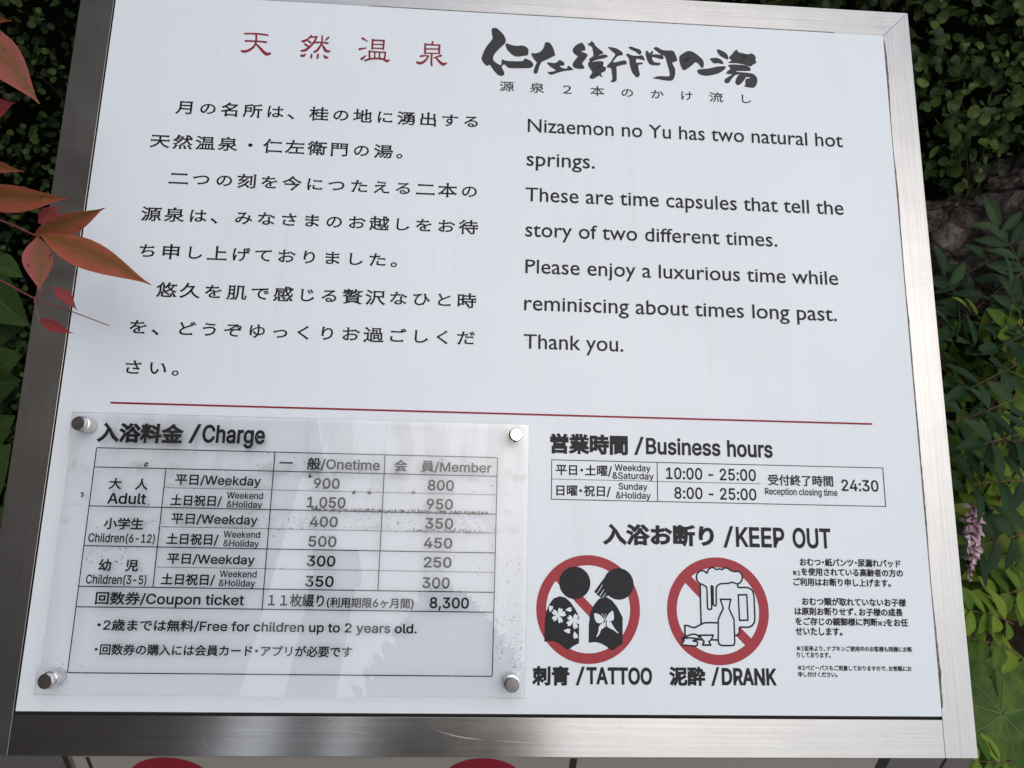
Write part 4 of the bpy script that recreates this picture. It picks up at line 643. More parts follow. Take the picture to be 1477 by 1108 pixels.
BROAD_LEAVES = [((-0.2791, 0.4956, 0.9586), (-0.2311, 0.4674, 0.9541), 0.0312, -10), ((-0.2761, 0.4658, 0.9463), (-0.2096, 0.422, 0.9156), 0.0532, 5), ((-0.2334, 0.3775, 0.8741), (-0.1885, 0.3701, 0.9068), 0.0446, -15), ((-0.1951, 0.3727, 0.9108), (-0.1724, 0.3585, 0.9288), 0.0112, 0), ((-0.307, 0.4759, 0.8787), (-0.2402, 0.4596, 0.8976), 0.048, 10), ((-0.2263, 0.3545, 0.8746), (-0.1775, 0.3396, 0.8943), 0.042, 10), ((-0.2612, 0.3757, 0.8265), (-0.202, 0.3712, 0.866), 0.037, -5), ((-0.2282, 0.3266, 0.8241), (-0.182, 0.3221, 0.8622), 0.0392, 5), ((-0.2016, 0.2661, 0.8003), (-0.1586, 0.2745, 0.8614), 0.0436, 0), ((-0.1862, 0.2305, 0.7791), (-0.1487, 0.2296, 0.8227), 0.032, 0), ((-0.3371, 0.5341, 0.8979), (-0.279, 0.4851, 0.857), 0.0504, 20), ((-0.2677, 0.3373, 0.7979), (-0.2017, 0.3049, 0.7876), 0.0504, 10)]
DARK_SPRAYS = [((1.1847, 0.7586, 0.9267), (1.0053, 0.651, 0.8582)), ((1.2071, 0.8145, 0.9682), (1.0568, 0.7516, 0.9006)), ((1.0711, 0.6032, 0.7789), (0.9632, 0.6016, 0.8679)), ((1.153, 0.6313, 0.8382), (0.9793, 0.5449, 0.8086)), ((1.1096, 0.5759, 0.7956), (0.9426, 0.5053, 0.7745)), ((1.0858, 0.5204, 0.7342), (0.9463, 0.4783, 0.7468)), ((1.1009, 0.4748, 0.6947), (0.9384, 0.4394, 0.7171)), ((1.1479, 0.7192, 0.893), (1.1159, 0.7878, 0.9722)), ((1.1012, 0.6227, 0.8172), (1.0824, 0.6741, 0.9081)), ((1.0749, 0.4393, 0.6486), (0.9646, 0.4133, 0.6314)), ((1.0985, 0.5128, 0.7632), (0.9572, 0.4576, 0.7725)), ((1.0721, 0.6293, 0.7642), (1.0177, 0.7337, 0.9056)), ((1.0547, 0.5698, 0.7374), (0.9819, 0.5871, 0.8024)), ((1.1709, 0.6552, 0.8626), (1.0317, 0.5899, 0.854))]
LIME_SPRAYS = [((1.1894, 0.6824, 0.7897), (1.0586, 0.6579, 0.7729)), ((1.2235, 0.736, 0.8281), (1.0993, 0.696, 0.8047)), ((1.1759, 0.6223, 0.7212), (1.0299, 0.6149, 0.7337)), ((1.1578, 0.5548, 0.7006), (1.0245, 0.5556, 0.7086)), ((1.1302, 0.5221, 0.6594), (1.0016, 0.5149, 0.674)), ((1.1294, 0.4609, 0.6314), (1.009, 0.4742, 0.6427)), ((1.1106, 0.4421, 0.5954), (1.006, 0.4301, 0.6041)), ((1.0775, 0.3969, 0.5723), (1.0025, 0.3872, 0.5676)), ((1.0168, 0.354, 0.5505), (0.9409, 0.351, 0.5785)), ((1.0243, 0.3241, 0.518), (0.9374, 0.3333, 0.5461)), ((1.1745, 0.6437, 0.7596), (1.0488, 0.5728, 0.7836)), ((1.061, 0.5062, 0.644), (0.9763, 0.5188, 0.7198)), ((0.991, 0.2392, 0.4232), (0.9268, 0.2298, 0.4407)), ((1.1648, 0.6106, 0.8021), (1.0559, 0.622, 0.8732)), ((1.0834, 0.442, 0.6338), (0.9779, 0.4529, 0.6216))]
RACEME = [(0.9512, 0.4278, 0.6974), (0.9515, 0.4075, 0.6608), (0.946, 0.3746, 0.6113)]
BIG_LEAF = [(0.9987, 0.2889, 0.4516), (1.0055, 0.3329, 0.4904), (0.9494, 0.2884, 0.4662), (0.9643, 0.2357, 0.4139), (1.085, 0.3038, 0.4463)]
ROCK = [(1.2784, 0.9732, 0.9109)]


# ------------------------------------------------------------------ setting
soil = plain('dark_soil', (0.016, 0.013, 0.010), 0.95, spec=0.05, noise_scale=30, noise_amt=0.5, bump=0.6)
g = mobj('ground', [(-60, -60, 0), (60, -60, 0), (60, 60, 0), (-60, 60, 0)], [(0, 1, 2, 3)],
         plain('grey_paving', (0.20, 0.19, 0.18), 0.85, noise_scale=6, noise_amt=0.2))
tag(g, kind='structure')
bm = bmesh.new()
nx, ny = 40, 14
vv = [[bm.verts.new((-0.95 + 3.9 * i / nx, 0.02 + 0.96 * j / ny,
        0.10 + 0.10 * j / ny + 0.05 * noise.noise(Vector((i * 0.35, j * 0.35, 3))))) for i in range(nx + 1)] for j in range(ny + 1)]
for j in range(ny):
    for i in range(nx):
        bm.faces.new((vv[j][i], vv[j][i + 1], vv[j + 1][i + 1], vv[j + 1][i]))
tag(bm_obj('planting_bed', bm, soil, smooth=True), kind='structure')

stone_wall_m = plain('shaded_wall_stone', (0.004, 0.004, 0.003), 0.95, spec=0.02, noise_scale=12, noise_amt=0.6, bump=0.5)  # near-black colour holds the shade between the creeper leaves
w = MB(); w.box((-0.98, 1.0, 0), (3.2, 1.25, 1.95))
tag(w.build('garden_wall', stone_wall_m), 'garden wall behind the sign and the creepers, coloured near black for their shade', 'wall')

# the building that stands to the left of the sign (it is what the steel and the acrylic mirror there)
bld = empty('neighbouring_building', (-1.0, -1.2, 0))
tag(bld, 'dark brown boarded building to the left of the sign', 'building')
wall_brown = plain('dark_boards', (0.085, 0.072, 0.062), 0.8, noise_scale=5, noise_amt=0.3)
w = MB(); w.box((-3.0, -2.3, 0), (0, 4.4, 4.3)); w.build('wall', wall_brown, bld)
w = MB(); w.box((-3.2, -2.42, 4.3), (0.10, 4.5, 4.48)); w.build('roof', plain('dark_roof_tile', (0.03, 0.03, 0.032), 0.7), bld)

post = empty('stand_in_post', (-0.32, -2.25, 0))  # added and unseen: gives a dark band mirrored in the acrylic
tag(post, 'added square timber post behind the viewer, for the dark band it mirrors into the acrylic', 'post')
w = MB(); w.box((-0.08, -0.08, 0), (0.08, 0.08, 2.5)); w.build('post_shaft', wall_brown, post)
w = MB(); w.box((-0.10, -0.10, 2.5), (0.10, 0.10, 2.56)); w.build('post_cap', wall_brown, post)

# ------------------------------------------------------------------ the sign
TILT = radians(50.5)
base = empty('information_sign', (0.30, 0.15, 0))
tag(base, 'sloping white hot spring information sign in a brushed steel frame', 'information sign')
FACE = Matrix.Translation((-0.30, -0.15, 0.85)) @ Matrix.Rotation(TILT, 4, 'X')   # face coordinates (u, v, n) in metres

def face_part(name, mb, mats, parent, smooth=False):
    o = mb.build(name, mats, parent, smooth)
    if parent is base:
        o.matrix_local = FACE
    return o

def face_point(u, v, n):
    return base.location + (FACE @ Vector((u, v, n)))

# frame tray with four rails
tray = MB(); tray.box((-0.022, -0.021, -0.016), (0.619, 0.530, -0.0045))
frame = face_part('frame', tray, GAP, base)
U0, U1, V0, V1 = -0.0265, 0.6232, -0.0262, 0.5347
IU0, IU1, IV0, IV1 = -0.0019, 0.6008, -0.0024, 0.5126
def rail(quad, mat, depth=0.012, top=-0.0012):
    bm = bmesh.new()
    a = [bm.verts.new((x, y, top)) for x, y in quad]
    b = [bm.verts.new((x, y, top - depth)) for x, y in quad]
    bm.faces.new(a); bm.faces.new(b[::-1])
    for i in range(4):
        j = (i + 1) % 4
        bm.faces.new((a[i], b[i], b[j], a[j]))
    bmesh.ops.recalc_face_normals(bm, faces=bm.faces)
    ed = [e for e in bm.edges if abs(e.verts[0].co.z - top) < 1e-6 and abs(e.verts[1].co.z - top) < 1e-6]
    bmesh.ops.bevel(bm, geom=ed, offset=0.00016, segments=2, affect='EDGES', profile=0.5)
    o = bm_obj('rail', bm, mat, frame)
    return o
g_ = 0.00012
rail([(U0, V0), (IU0, V0), (IU0, IV1), (U0, V1)], STEEL_V)
rail([(IU1, V0), (U1, V0), (U1, V1), (IU1, IV1)], STEEL_V)
rail([(U0 + g_, V1), (IU0 + g_, IV1 + g_), (IU1 - g_, IV1 + g_), (U1 - g_, V1)], STEEL_U)
rail([(IU0 + g_, V0), (IU1 - g_, V0), (IU1 - g_, IV0), (IU0 + g_, IV0)], STEEL_U)

# dried sealant in the joint, mostly on the right
def grime_strip(pts, lo, hi, seed, along_v=True):
    rnd = random.Random(seed); mb = MB()
    (x0, y0), (x1, y1) = pts
    n = 150; vs = []
    for i in range(n + 1):
        t = i / n
        w_ = max(0.0, noise.noise(Vector((t * 9 + seed, 0, 0))) * 0.9 + 0.25) * (0.45 + 0.9 * abs(noise.noise(Vector((t * 55, seed, 0)))))
        wd = lo + (hi - lo) * min(1, w_)
        x, y = x0 + (x1 - x0) * t, y0 + (y1 - y0) * t
        if along_v: vs += [(x - 0.0004, y, -0.0009), (x + wd, y, -0.0009)]
        else: vs += [(x, y - wd, -0.0009), (x, y + 0.0004, -0.0009)]
    mb.add(vs, [(2 * i, 2 * i + 1, 2 * i + 3, 2 * i + 2) for i in range(n)])
    return mb
mb = grime_strip([(0.6005, 0.508), (0.6005, 0.005)], 0.0007, 0.0036, 3)
mb.build('sealant_residue', GRIME, frame)
mb = grime_strip([(0.19, 0.5128), (0.56, 0.5128)], 0.0002, 0.0016, 11, False)
mb.build('sealant_residue', GRIME, frame)
# scratches in the lower rail
scratch_m = plain('bright_scratch', (0.5, 0.5, 0.5), 0.55, metallic=1.0)
for (x, y, L_, a) in ((0.262, -0.010, 0.034, -0.35), (0.300, -0.016, 0.030, -0.10), (0.345, -0.006, 0.028, -0.3), (0.20, -0.008, 0.024, -0.4), (0.268, -0.0115, 0.025, -0.3), (0.115, -0.012, 0.018, -1.3), (0.47, -0.010, 0.02, -0.5)):
    vs = []; sc = MB()
    for k in range(9):
        t = k / 8
        px_, py_ = x + L_ * t * cos(a), y + L_ * t * sin(a) * (1 - 0.5 * t)
        wd = 0.00011 * sin(pi * (0.05 + 0.9 * t))
        vs += [(px_, py_ - wd, -0.00112), (px_, py_ + wd, -0.00112)]
    sc.add(vs, [(2 * i, 2 * i + 2, 2 * i + 3, 2 * i + 1) for i in range(8)])
    sc.build('scratch', scratch_m, frame)

# white panel
bm = bmesh.new()
bmesh.ops.create_cube(bm, size=1.0, matrix=Matrix.Translation((0.30, 0.2559, -0.0015)) @ Matrix.Diagonal((0.6, 0.5118, 0.003, 1)))
bmesh.ops.bevel(bm, geom=bm.edges[:], offset=0.0002, segments=2, affect='EDGES')
panel = bm_obj('white_panel', bm, WHITE, base)
panel.matrix_local = FACE

# ---------------------------------------------------------------- lettering
def loops_of(ch):
    """outline loops of one full-width glyph, in em, from the built-in font"""
    c = bpy.data.curves.new('glyph', 'FONT')
    c.body = ch; c.size = 1.0; c.fill_mode = 'NONE'; c.resolution_u = 3
    o = bpy.data.objects.new('glyph', c); COL.objects.link(o)
    dg = bpy.context.evaluated_depsgraph_get()
    me = bpy.data.meshes.new_from_object(o.evaluated_get(dg))
    nb = {}
    for e in me.edges:
        a, b = e.vertices
        nb.setdefault(a, []).append(b); nb.setdefault(b, []).append(a)
    seen, loops = set(), []
    for v in range(len(me.vertices)):
        if v in seen or v not in nb: continue
        L_ = [v]; seen.add(v); cur = v
        while True:
            nx_ = [w_ for w_ in nb[cur] if w_ not in seen]
            if not nx_: break
            cur = nx_[0]; seen.add(cur); L_.append(cur)
        pts = []
        for i in L_:
            p = (me.vertices[i].co.x, me.vertices[i].co.y)
            if not pts or (abs(pts[-1][0] - p[0]) + abs(pts[-1][1] - p[1])) > 1e-4: pts.append(p)
        if len(pts) > 2: loops.append(pts)
    bpy.data.objects.remove(o); bpy.data.curves.remove(c); bpy.data.meshes.remove(me)
    return loops

def area(l):
    return 0.5 * sum(l[i][0] * l[(i + 1) % len(l)][1] - l[(i + 1) % len(l)][0] * l[i][1] for i in range(len(l)))

def inside(p, l):
    c_ = False
    for i in range(len(l)):
        (x0, y0), (x1, y1) = l[i - 1], l[i]
        if (y0 > p[1]) != (y1 > p[1]) and p[0] < (x1 - x0) * (p[1] - y0) / (y1 - y0) + x0: c_ = not c_
    return c_

def fill(loops, w=0.0, flare=1.0):
    """fills every outer loop with its own holes, so crossing strokes of one letter do not cancel out"""
    big = max(loops, key=lambda l: abs(area(l)))
    sg = 1 if area(big) > 0 else -1
    outer = [l for l in loops if area(l) * sg > 0]
    holes = [l for l in loops if area(l) * sg <= 0]
    vs, fs = [], []
    own = {}
    for h in holes:
        cand = [k for k, o in enumerate(outer) if inside(h[0], o)]
        if cand: own.setdefault(min(cand, key=lambda k: abs(area(outer[k]))), []).append(h)
    for k, o in enumerate(outer):
        v2, f2 = fill_one([o] + own.get(k, []), w, flare)
        b = len(vs)
        vs += [(x, y, z - 0.12 * (k % 5)) for x, y, z in v2]; fs += [tuple(i + b for i in f) for f in f2]
    return vs, fs

def fill_one(loops, w=0.0, flare=1.0):
    """triangles for loops (even-odd) plus an outward band of width w; returns verts (x, y, layer), faces"""
    c = bpy.data.curves.new('outline', 'CURVE')
    c.dimensions = '2D'; c.fill_mode = 'BOTH'
    K = 1.0
    ext = max(max(abs(x), abs(y)) for l in loops for x, y in l)
    K = 1.0 / ext if ext > 0 else 1.0
    for l in loops:
        s = c.splines.new('POLY'); s.points.add(len(l) - 1); s.use_cyclic_u = True
        for p, (x, y) in zip(s.points, l): p.co = (x * K, y * K, 0, 1)
    o = bpy.data.objects.new('outline', c)
    me = bpy.data.meshes.new_from_object(o)
    vs = [(v.co.x / K, v.co.y / K, 0.0) for v in me.vertices]
    fs = [tuple(p.vertices) for p in me.polygons]
    bpy.data.objects.remove(o); bpy.data.curves.remove(c); bpy.data.meshes.remove(me)
    if flare > 1.0:                    # short pieces next to every corner, so that only stroke ends swell
        cut = []
        for l in loops:
            q = []
            for i in range(len(l)):
                a, b = l[i], l[(i + 1) % len(l)]
                q.append(a)
                d = math.hypot(b[0] - a[0], b[1] - a[1])
                if d > 0.10:
                    for s in (0.07 / d if d > 0.15 else 0.45, 1 - 0.07 / d if d > 0.15 else 0.55):
                        q.append((a[0] + (b[0] - a[0]) * s, a[1] + (b[1] - a[1]) * s))
            cut.append(q)
        loops = cut
    if w > 0:
        big = max(loops, key=lambda l: abs(area(l)))
        sgn = 1.0 if area(big) > 0 else -1.0
        for l in loops:
            n = len(l); b = len(vs)
            for i in range(n):
                p, a, c = Vector(l[i]), Vector(l[i - 1]), Vector(l[(i + 1) % n])
                d1, d2 = (p - a), (c - p)
                if d1.length < 1e-9 or d2.length < 1e-9: nn = Vector((0, 0))
                else:
                    d1.normalize(); d2.normalize()
                    n1 = Vector((d1.y, -d1.x)) * sgn; n2 = Vector((d2.y, -d2.x)) * sgn
                    nn = n1 + n2
                    k = nn.length
                    nn = nn / k * min(1.5, 2.0 / k) if k > 0.2 else n1
                    if flare > 1.0 and (d1.x * d2.y - d1.y * d2.x) * sgn > 0.6: nn = nn * flare   # brush ends swell
                q = p + nn * w
                vs += [(p.x, p.y, 0.0), (q.x, q.y, -1.0)]
            for i in range(n):
                j = (i + 1) % n
                fs.append((b + 2 * i, b + 2 * i + 1, b + 2 * j + 1, b + 2 * j))
    return vs, fs

GLYPHS['※'] = '1000|187,28 852,693 813,732 148,67|148,693 813,28 852,67 187,732|830,380 809,429 760,450 711,429 690,380 711,331 760,310 809,331|310,380 289,429 240,450 191,429 170,380 191,331 240,310 289,331|570,640 549,689 500,710 451,689 430,640 451,591 500,570 549,591|570,120 549,169 500,190 451,169 430,120 451,71 500,50 549,71'
CJK, LAT = {}, {}
LATK = 0.73                       # latin cap height in em
def glyph(ch, kind):
    """(advance, loops) in em"""
    if kind != 'B' and ch in GLYPHS:
        if ch not in LAT:
            parts = GLYPHS[ch].split('|')
            LAT[ch] = (int(parts[0]) / 1000, [[tuple(int(q) / 1000 for q in p.split(',')) for p in s.split()] for s in parts[1:]])
        return LAT[ch]
    if ch not in CJK:
        CJK[ch] = (1.0, [] if ch == '\u3000' else loops_of(ch))
    return CJK[ch]

FILLED = {}
def put_glyph(mb, loops, fx, fy, w, n, flare=1.0):
    """fx, fy map em to metres on the face"""
    if not loops: return
    key = (id(loops), w, flare)
    if key not in FILLED: FILLED[key] = fill(loops, w, flare)
    vs, fs = FILLED[key]
    mb.add([(fx(x), fy(y), n + 0.00002 * z) for x, y, z in vs], fs)

HALF = {'・', '、', '。'}
def layout(s, kind):
    x, out = 0.0, []
    for ch in s:
        a, l = glyph(ch, kind)
        if kind == 'J' and ch in ('、', '。') : a = 0.62
        if ch == '・' :
            out.append((x - 0.25, l)); x += 0.5; continue
        out.append((x, l)); x += a
    return out

def whole_line(s, w):
    """the built-in font's own spacing for a latin sentence"""
    xh = max(p[1] for p in loops_of('x')[0])
    def lift(y):                       # the sign's face has taller small letters
        if y <= 0: return y
        return y * (0.73 * 0.682 / xh) if y < xh else 0.73 * 0.682 + (y - xh) * (0.70 - 0.73 * 0.682) / (0.70 - xh)
    return fill([[(x, lift(y)) for x, y in l] for l in loops_of(s)], w)

blocks = {}
INK_N = 0.00022
PRINT_N = 0.0078
for blk, s, kind, x0, x1, y, h, wgt in TEXT:
    mb = blocks.setdefault(blk, MB())
    n = PRINT_N if blk.startswith('plate') else INK_N
    x0, x1, y, h = x0 / 1000, x1 / 1000, y / 1000, h / 1000
    if kind == 'B':
        vs, fs = whole_line(s, wgt / 1000)
        a, b = min(v[0] for v in vs), max(v[0] for v in vs)
        k = (x1 - x0) / (b - a); ky = h / 0.682
        mb.add([(x0 + (v[0] - a) * k, y + v[1] * ky, n + 0.00002 * v[2]) for v in vs], fs)
        continue
    items = layout(s, kind)
    pts = [(ox + p[0], p[1]) for ox, l in items for lp in l for p in lp]
    a, b = min(p[0] for p in pts), max(p[0] for p in pts)
    k = (x1 - x0) / (b - a)
    if kind == 'J':
        lo, hi = min(p[1] for p in pts), max(p[1] for p in pts)
        if hi - lo < 0.5: lo, hi = -0.08, 0.84
        ky = h / (hi - lo); y = y - lo * ky
    else:
        ky = h / LATK
    for ox, l in items:
        put_glyph(mb, l, lambda x, ox=ox: x0 + (x + ox - a) * k, lambda yy: y + yy * ky, wgt / 1000, n)
for blk, s, xc, yc, pitch in PITCHED:
    mb = blocks.setdefault(blk, MB())
    small = blk == 'subtitle'
    em0 = 0.0117 if small else pitch / 1000 * 0.88
    eh0 = 0.0090 if small else 0.0114
    for i, ch in enumerate(s):
        a, l = glyph(ch, 'P')
        cx = (xc + pitch * i) / 1000
        kk = 0.93 if '\u3041' <= ch <= '\u309f' else 1.0
        em, eh = em0 * kk, eh0 * kk
        put_glyph(mb, l, lambda x: cx + (x - 0.5) * em, lambda yy: yc / 1000 + (yy - 0.38) * eh, 0.007 if small else 0.011, INK_N, 1.6 if small else 3.2)

def disc(mb, x, y, r, n, seg=72):
    mb.add([(x + r * cos(2 * pi * i / seg), y + r * sin(2 * pi * i / seg), n) for i in range(seg)], [tuple(range(seg))])
def ring(mb, x, y, r0, r1, n, seg=96):
    vs = []
    for i in range(seg):
        a = 2 * pi * i / seg
        vs += [(x + r0 * cos(a), y + r0 * sin(a), n), (x + r1 * cos(a), y + r1 * sin(a), n)]
    mb.add(vs, [(2 * i, 2 * i + 1, (2 * i + 3) % (2 * seg), (2 * i + 2) % (2 * seg)) for i in range(seg)])
def flat(mb, loops, n, k=0.001):
    vs, fs = fill([[(x * k, y * k) for x, y in l] for l in loops])
    mb.add([(x, y, n) for x, y, z in vs], fs)
def brush(mb, pts, n, smooth=True):
    """stroke with a width at every point (mm), round ends"""
    P = catmull([tuple(p) for p in pts], 6, False) if smooth and len(pts) > 2 else [tuple(p) for p in pts]
    left, right = [], []
    m_ = len(P)
    for i, p in enumerate(P):
        a, b = P[max(0, i - 1)], P[min(m_ - 1, i + 1)]
        d = Vector((b[0] - a[0], b[1] - a[1]))
        if d.length < 1e-6: d = Vector((1, 0))
        d.normalize(); nn = Vector((-d.y, d.x)) * p[2] / 2
        left.append((p[0] + nn.x, p[1] + nn.y)); right.append((p[0] - nn.x, p[1] - nn.y))
    vs = [(q[0] / 1000, q[1] / 1000, n) for pr in zip(left, right) for q in pr]
    mb.add(vs, [(2 * i, 2 * i + 1, 2 * i + 3, 2 * i + 2) for i in range(m_ - 1)])
    for p in (P[0], P[-1]):
        disc(mb, p[0] / 1000, p[1] / 1000, p[2] / 2000, n - 0.00002, 20)

lb = MB()
for loops in LOGO:
    flat(lb, [catmull(l, 4) for l in loops], INK_N)
lb.build('calligraphy_title', plain('charcoal_ink', (0.018, 0.019, 0.026), 0.5, spec=0.3), panel)
for lo_, hi_ in ((0, 4), (4, 17), (17, 31), (31, len(RED))):
    rb = MB()
    for i, s in enumerate(RED[lo_:hi_]):
        brush(rb, s, INK_N + 0.00003 * (i % 5))
    rb.build('red_character', DEEP_RED, panel)
PART = {'subtitle': ('subtitle_lettering', INK), 'japanese_text': ('japanese_lettering', INK_P), 'english_text': ('english_lettering', INK), 'hours_heading': ('heading_lettering', INK), 'hours': ('hours_lettering', INK),
        'warning_heading': ('warning_lettering', INK), 'tattoo_caption': ('caption_lettering', INK), 'drunk_caption': ('caption_lettering', INK), 'notice': ('notice_lettering', INK)}
for b_, (nm, mt) in PART.items():
    blocks[b_].build(nm, mt, panel)

ln = MB(); ln.box((0.0340, 0.19575, 0.00003), (0.5668, 0.19705, INK_N)); ln.build('red_line', DEEP_RED, panel)

def hline(mb, x0, x1, y, w, n, top):
    mb.box((x0, y - w / 2, n), (x1, y + w / 2, top))
def vline(mb, x, y0, y1, w, n, top):
    mb.box((x - w / 2, y0, n), (x + w / 2, y1, top))
tb = MB(); LW = 0.00052
for y in (0.1651, 0.1381): hline(tb, 0.3354, 0.5724, y, LW, 0.00003, INK_N)
for x in (0.33565, 0.57215): vline(tb, x, 0.1381 + LW / 2, 0.1651 - LW / 2, LW, 0.00003, INK_N)
vline(tb, 0.4096, 0.1381 + LW / 2, 0.1651 - LW / 2, LW, 0.00003, INK_N)
x = 0.3360
while x < 0.4825:
    hline(tb, x, x + 0.00055, 0.1519, 0.00045, 0.00003, INK_N); x += 0.00085
tb.build('hours_table', INK, panel)

# prohibition pictograms
def prohibition(parent, cx, cy, r, bar):
    mb = MB()
    ring(mb, cx, cy, r - 0.0067, r, 0.00012)
    d = Vector((cos(radians(-45)), sin(radians(-45)))); nn = Vector((-d.y, d.x)) * bar / 2
    q = r - 0.0048
    a, b = Vector((cx, cy)) - d * q, Vector((cx, cy)) + d * q
    mb.add([(a.x - nn.x, a.y - nn.y, 0.00009), (b.x - nn.x, b.y - nn.y, 0.00009), (b.x + nn.x, b.y + nn.y, 0.00009), (a.x + nn.x, a.y + nn.y, 0.00009)], [(0, 1, 2, 3)])
    return mb.build('prohibition_ring', RED_INK, parent)

prohibition(panel, 0.3612, 0.0662, 0.0350, 0.0062)
fb = MB()
for i, p in enumerate(TATTOO['body']): flat(fb, [p], 0.00016 + 0.00002 * i)
for i, h in enumerate(TATTOO['heads']): disc(fb, h[0] / 1000, h[1] / 1000, h[2] / 2000, 0.00020 + 0.00002 * i)
flat(fb, [TATTOO['hand']], 0.00024)
fb.build('figure_pictogram', INK, panel)
wb = MB()
def petal(mb, x, y, ang, L_, n, from_tip=False):
    a = radians(ang); ux, uy = cos(a), sin(a)
    prof = [(0.0, 0.02), (0.25, 0.16), (0.5, 0.29), (0.75, 0.31), (0.92, 0.25), (1.0, 0.16)]
    loop = [(t, w_) for t, w_ in prof] + [(0.84, 0.0)] + [(t, -w_) for t, w_ in prof[::-1]]
    pts = [(x + (t * ux - w_ * uy) * L_, y + (t * uy + w_ * ux) * L_) for t, w_ in loop]
    flat(mb, [pts], n)
for (c_, angs) in TATTOO['flowers']:
    for i, a in enumerate(angs): petal(wb, c_[0], c_[1], a, c_[2] * 1.02, 0.00034 + 0.00001 * i)
for i, p in enumerate(TATTOO['petals']): petal(wb, p[0], p[1], p[3], p[2], 0.00035)
for i, p in enumerate(TATTOO['butterfly']): flat(wb, [catmull(p, 3)], 0.00034 + 0.00001 * i)
for i, s in enumerate(TATTOO['fingers']): brush(wb, s, 0.00037 + 0.00001 * i)
for i, s in enumerate(TATTOO['feelers']): brush(wb, s, 0.00037)
wb.build('tattoo_motif', WHITE_FILL, panel)

prohibition(panel, 0.4496, 0.0662, 0.0350, 0.0062)
wf = MB(); kl = MB()
W_ = 1.12
def rounded(p, k=3): return catmull(p, k)
for i, p in enumerate(MUG['fills']): flat(wf, [p], 0.00016 + 0.00001 * i)
flat(wf, [rounded(MUG['foam'])], 0.00018)
def outline(p, n, closed=True, soft=True):
    q = list(p) + ([p[0]] if closed else [])
    if soft: q = catmull(list(p), 3, closed) + ([p[0]] if closed else [])
    for a, b in zip(q[:-1], q[1:]):
        brush(kl, [(*a, W_), (*b, W_)], n)
outline(MUG['foam'], 0.00021)
for p in MUG['open']: outline(p, 0.00021, False, len(p) > 4)
outline(MUG['handle'], 0.00021, True, False)
for key, n in (('lying', 0.00024), ('bottle', 0.00028), ('saucer', 0.00032), ('cup', 0.00036)):
    soft = key in ('saucer',)
    q = rounded(MUG[key]) if soft else MUG[key]
    flat(wf, [q], n)
    outline(MUG[key], n + 0.00002, True, soft)
brush(kl, [(*p, W_) for p in MUG['saucer_line']], 0.00035)
wf.build('drink_fill', WHITE_FILL, panel)
kl.build('drink_pictogram', INK, panel)

# specks of dirt on the panel
def specks(mb, n, box, r0, r1, z, seed, streak=1.0):
    rnd = random.Random(seed)
    for _ in range(n):
        x, y = rnd.uniform(box[0], box[2]), rnd.uniform(box[1], box[3])
        r = 0.85 * rnd.uniform(r0, r1) * (1 if rnd.random() < 0.85 else 1.6); a0 = rnd.uniform(0, 6.3)
        k = rnd.randint(4, 6); st = rnd.uniform(1, streak)
        ca, sa = cos(a0), sin(a0)
        vs = []
        for i in range(k):
            a = 2 * pi * i / k; q = r * rnd.uniform(0.6, 1.3)
            ex, ey = q * cos(a) * st, q * sin(a)
            vs.append((x + ex * ca - ey * sa, y + ex * sa + ey * ca, z))
        mb.add(vs, [tuple(range(k))])
sp = MB(); specks(sp, 90, (0.01, 0.2, 0.59, 0.5), 0.00012, 0.0003, 0.00010, 5); specks(sp, 40, (0.325, 0.005, 0.59, 0.19), 0.00012, 0.0003, 0.00010, 6)
tag(sp.build('dirt_specks', plain('grey_dirt', (0.20, 0.19, 0.18), 0.9), panel), kind='stuff')

# ---------------------------------------------------------------- acrylic price plate
PX0, PX1, PY0, PY1, PZ0, PZ1 = 0.0157, 0.3186, 0.0121, 0.1881, 0.0080, 0.0110
bm = bmesh.new()
bmesh.ops.create_cube(bm, size=1.0, matrix=Matrix.Translation(((PX0 + PX1) / 2, (PY0 + PY1) / 2, (PZ0 + PZ1) / 2)) @ Matrix.Diagonal((PX1 - PX0, PY1 - PY0, PZ1 - PZ0, 1)))
for f_ in bm.faces:
    f_.material_index = 0 if abs(f_.normal.z) > 0.5 else 1
plate = bm_obj('acrylic_plate', bm, [ACRYLIC, ACRYLIC_EDGE], base)
plate.matrix_local = FACE
blocks['plate_heading'].build('heading_lettering', INK_P, plate)
blocks['plate_text'].build('price_lettering', INK_P, plate)
gb = MB(); GW = 0.00066; N0, N1 = 0.00772, 0.00779
R_ = [r[2] / 1000 for r in GRID_ROWS]
XL, XR = 0.0327, 0.2977
C1, C2, C3 = (c_[0] / 1000 for c_ in GRID_COLS)
for y in R_[:7]: hline(gb, XL, XR, y, GW, N0, N1)
for x in (XL, XR): vline(gb, x, R_[6] + GW / 2, R_[0] - GW / 2, GW, N0, N1)
vline(gb, C1, R_[4] + GW / 2, R_[1] - GW / 2, GW, N0, N1)
vline(gb, C2, R_[5] + GW / 2, R_[0] - GW / 2, GW, N0, N1)
vline(gb, C3, R_[4] + GW / 2, R_[0] - GW / 2, GW, N0, N1)
for y in R_[7:]:
    x = C1 + 0.001
    while x < XR - 0.001:
        hline(gb, x, x + 0.00055, y, 0.00050, N0, N1); x += 0.0008
gb.build('price_table', INK_P, plate)
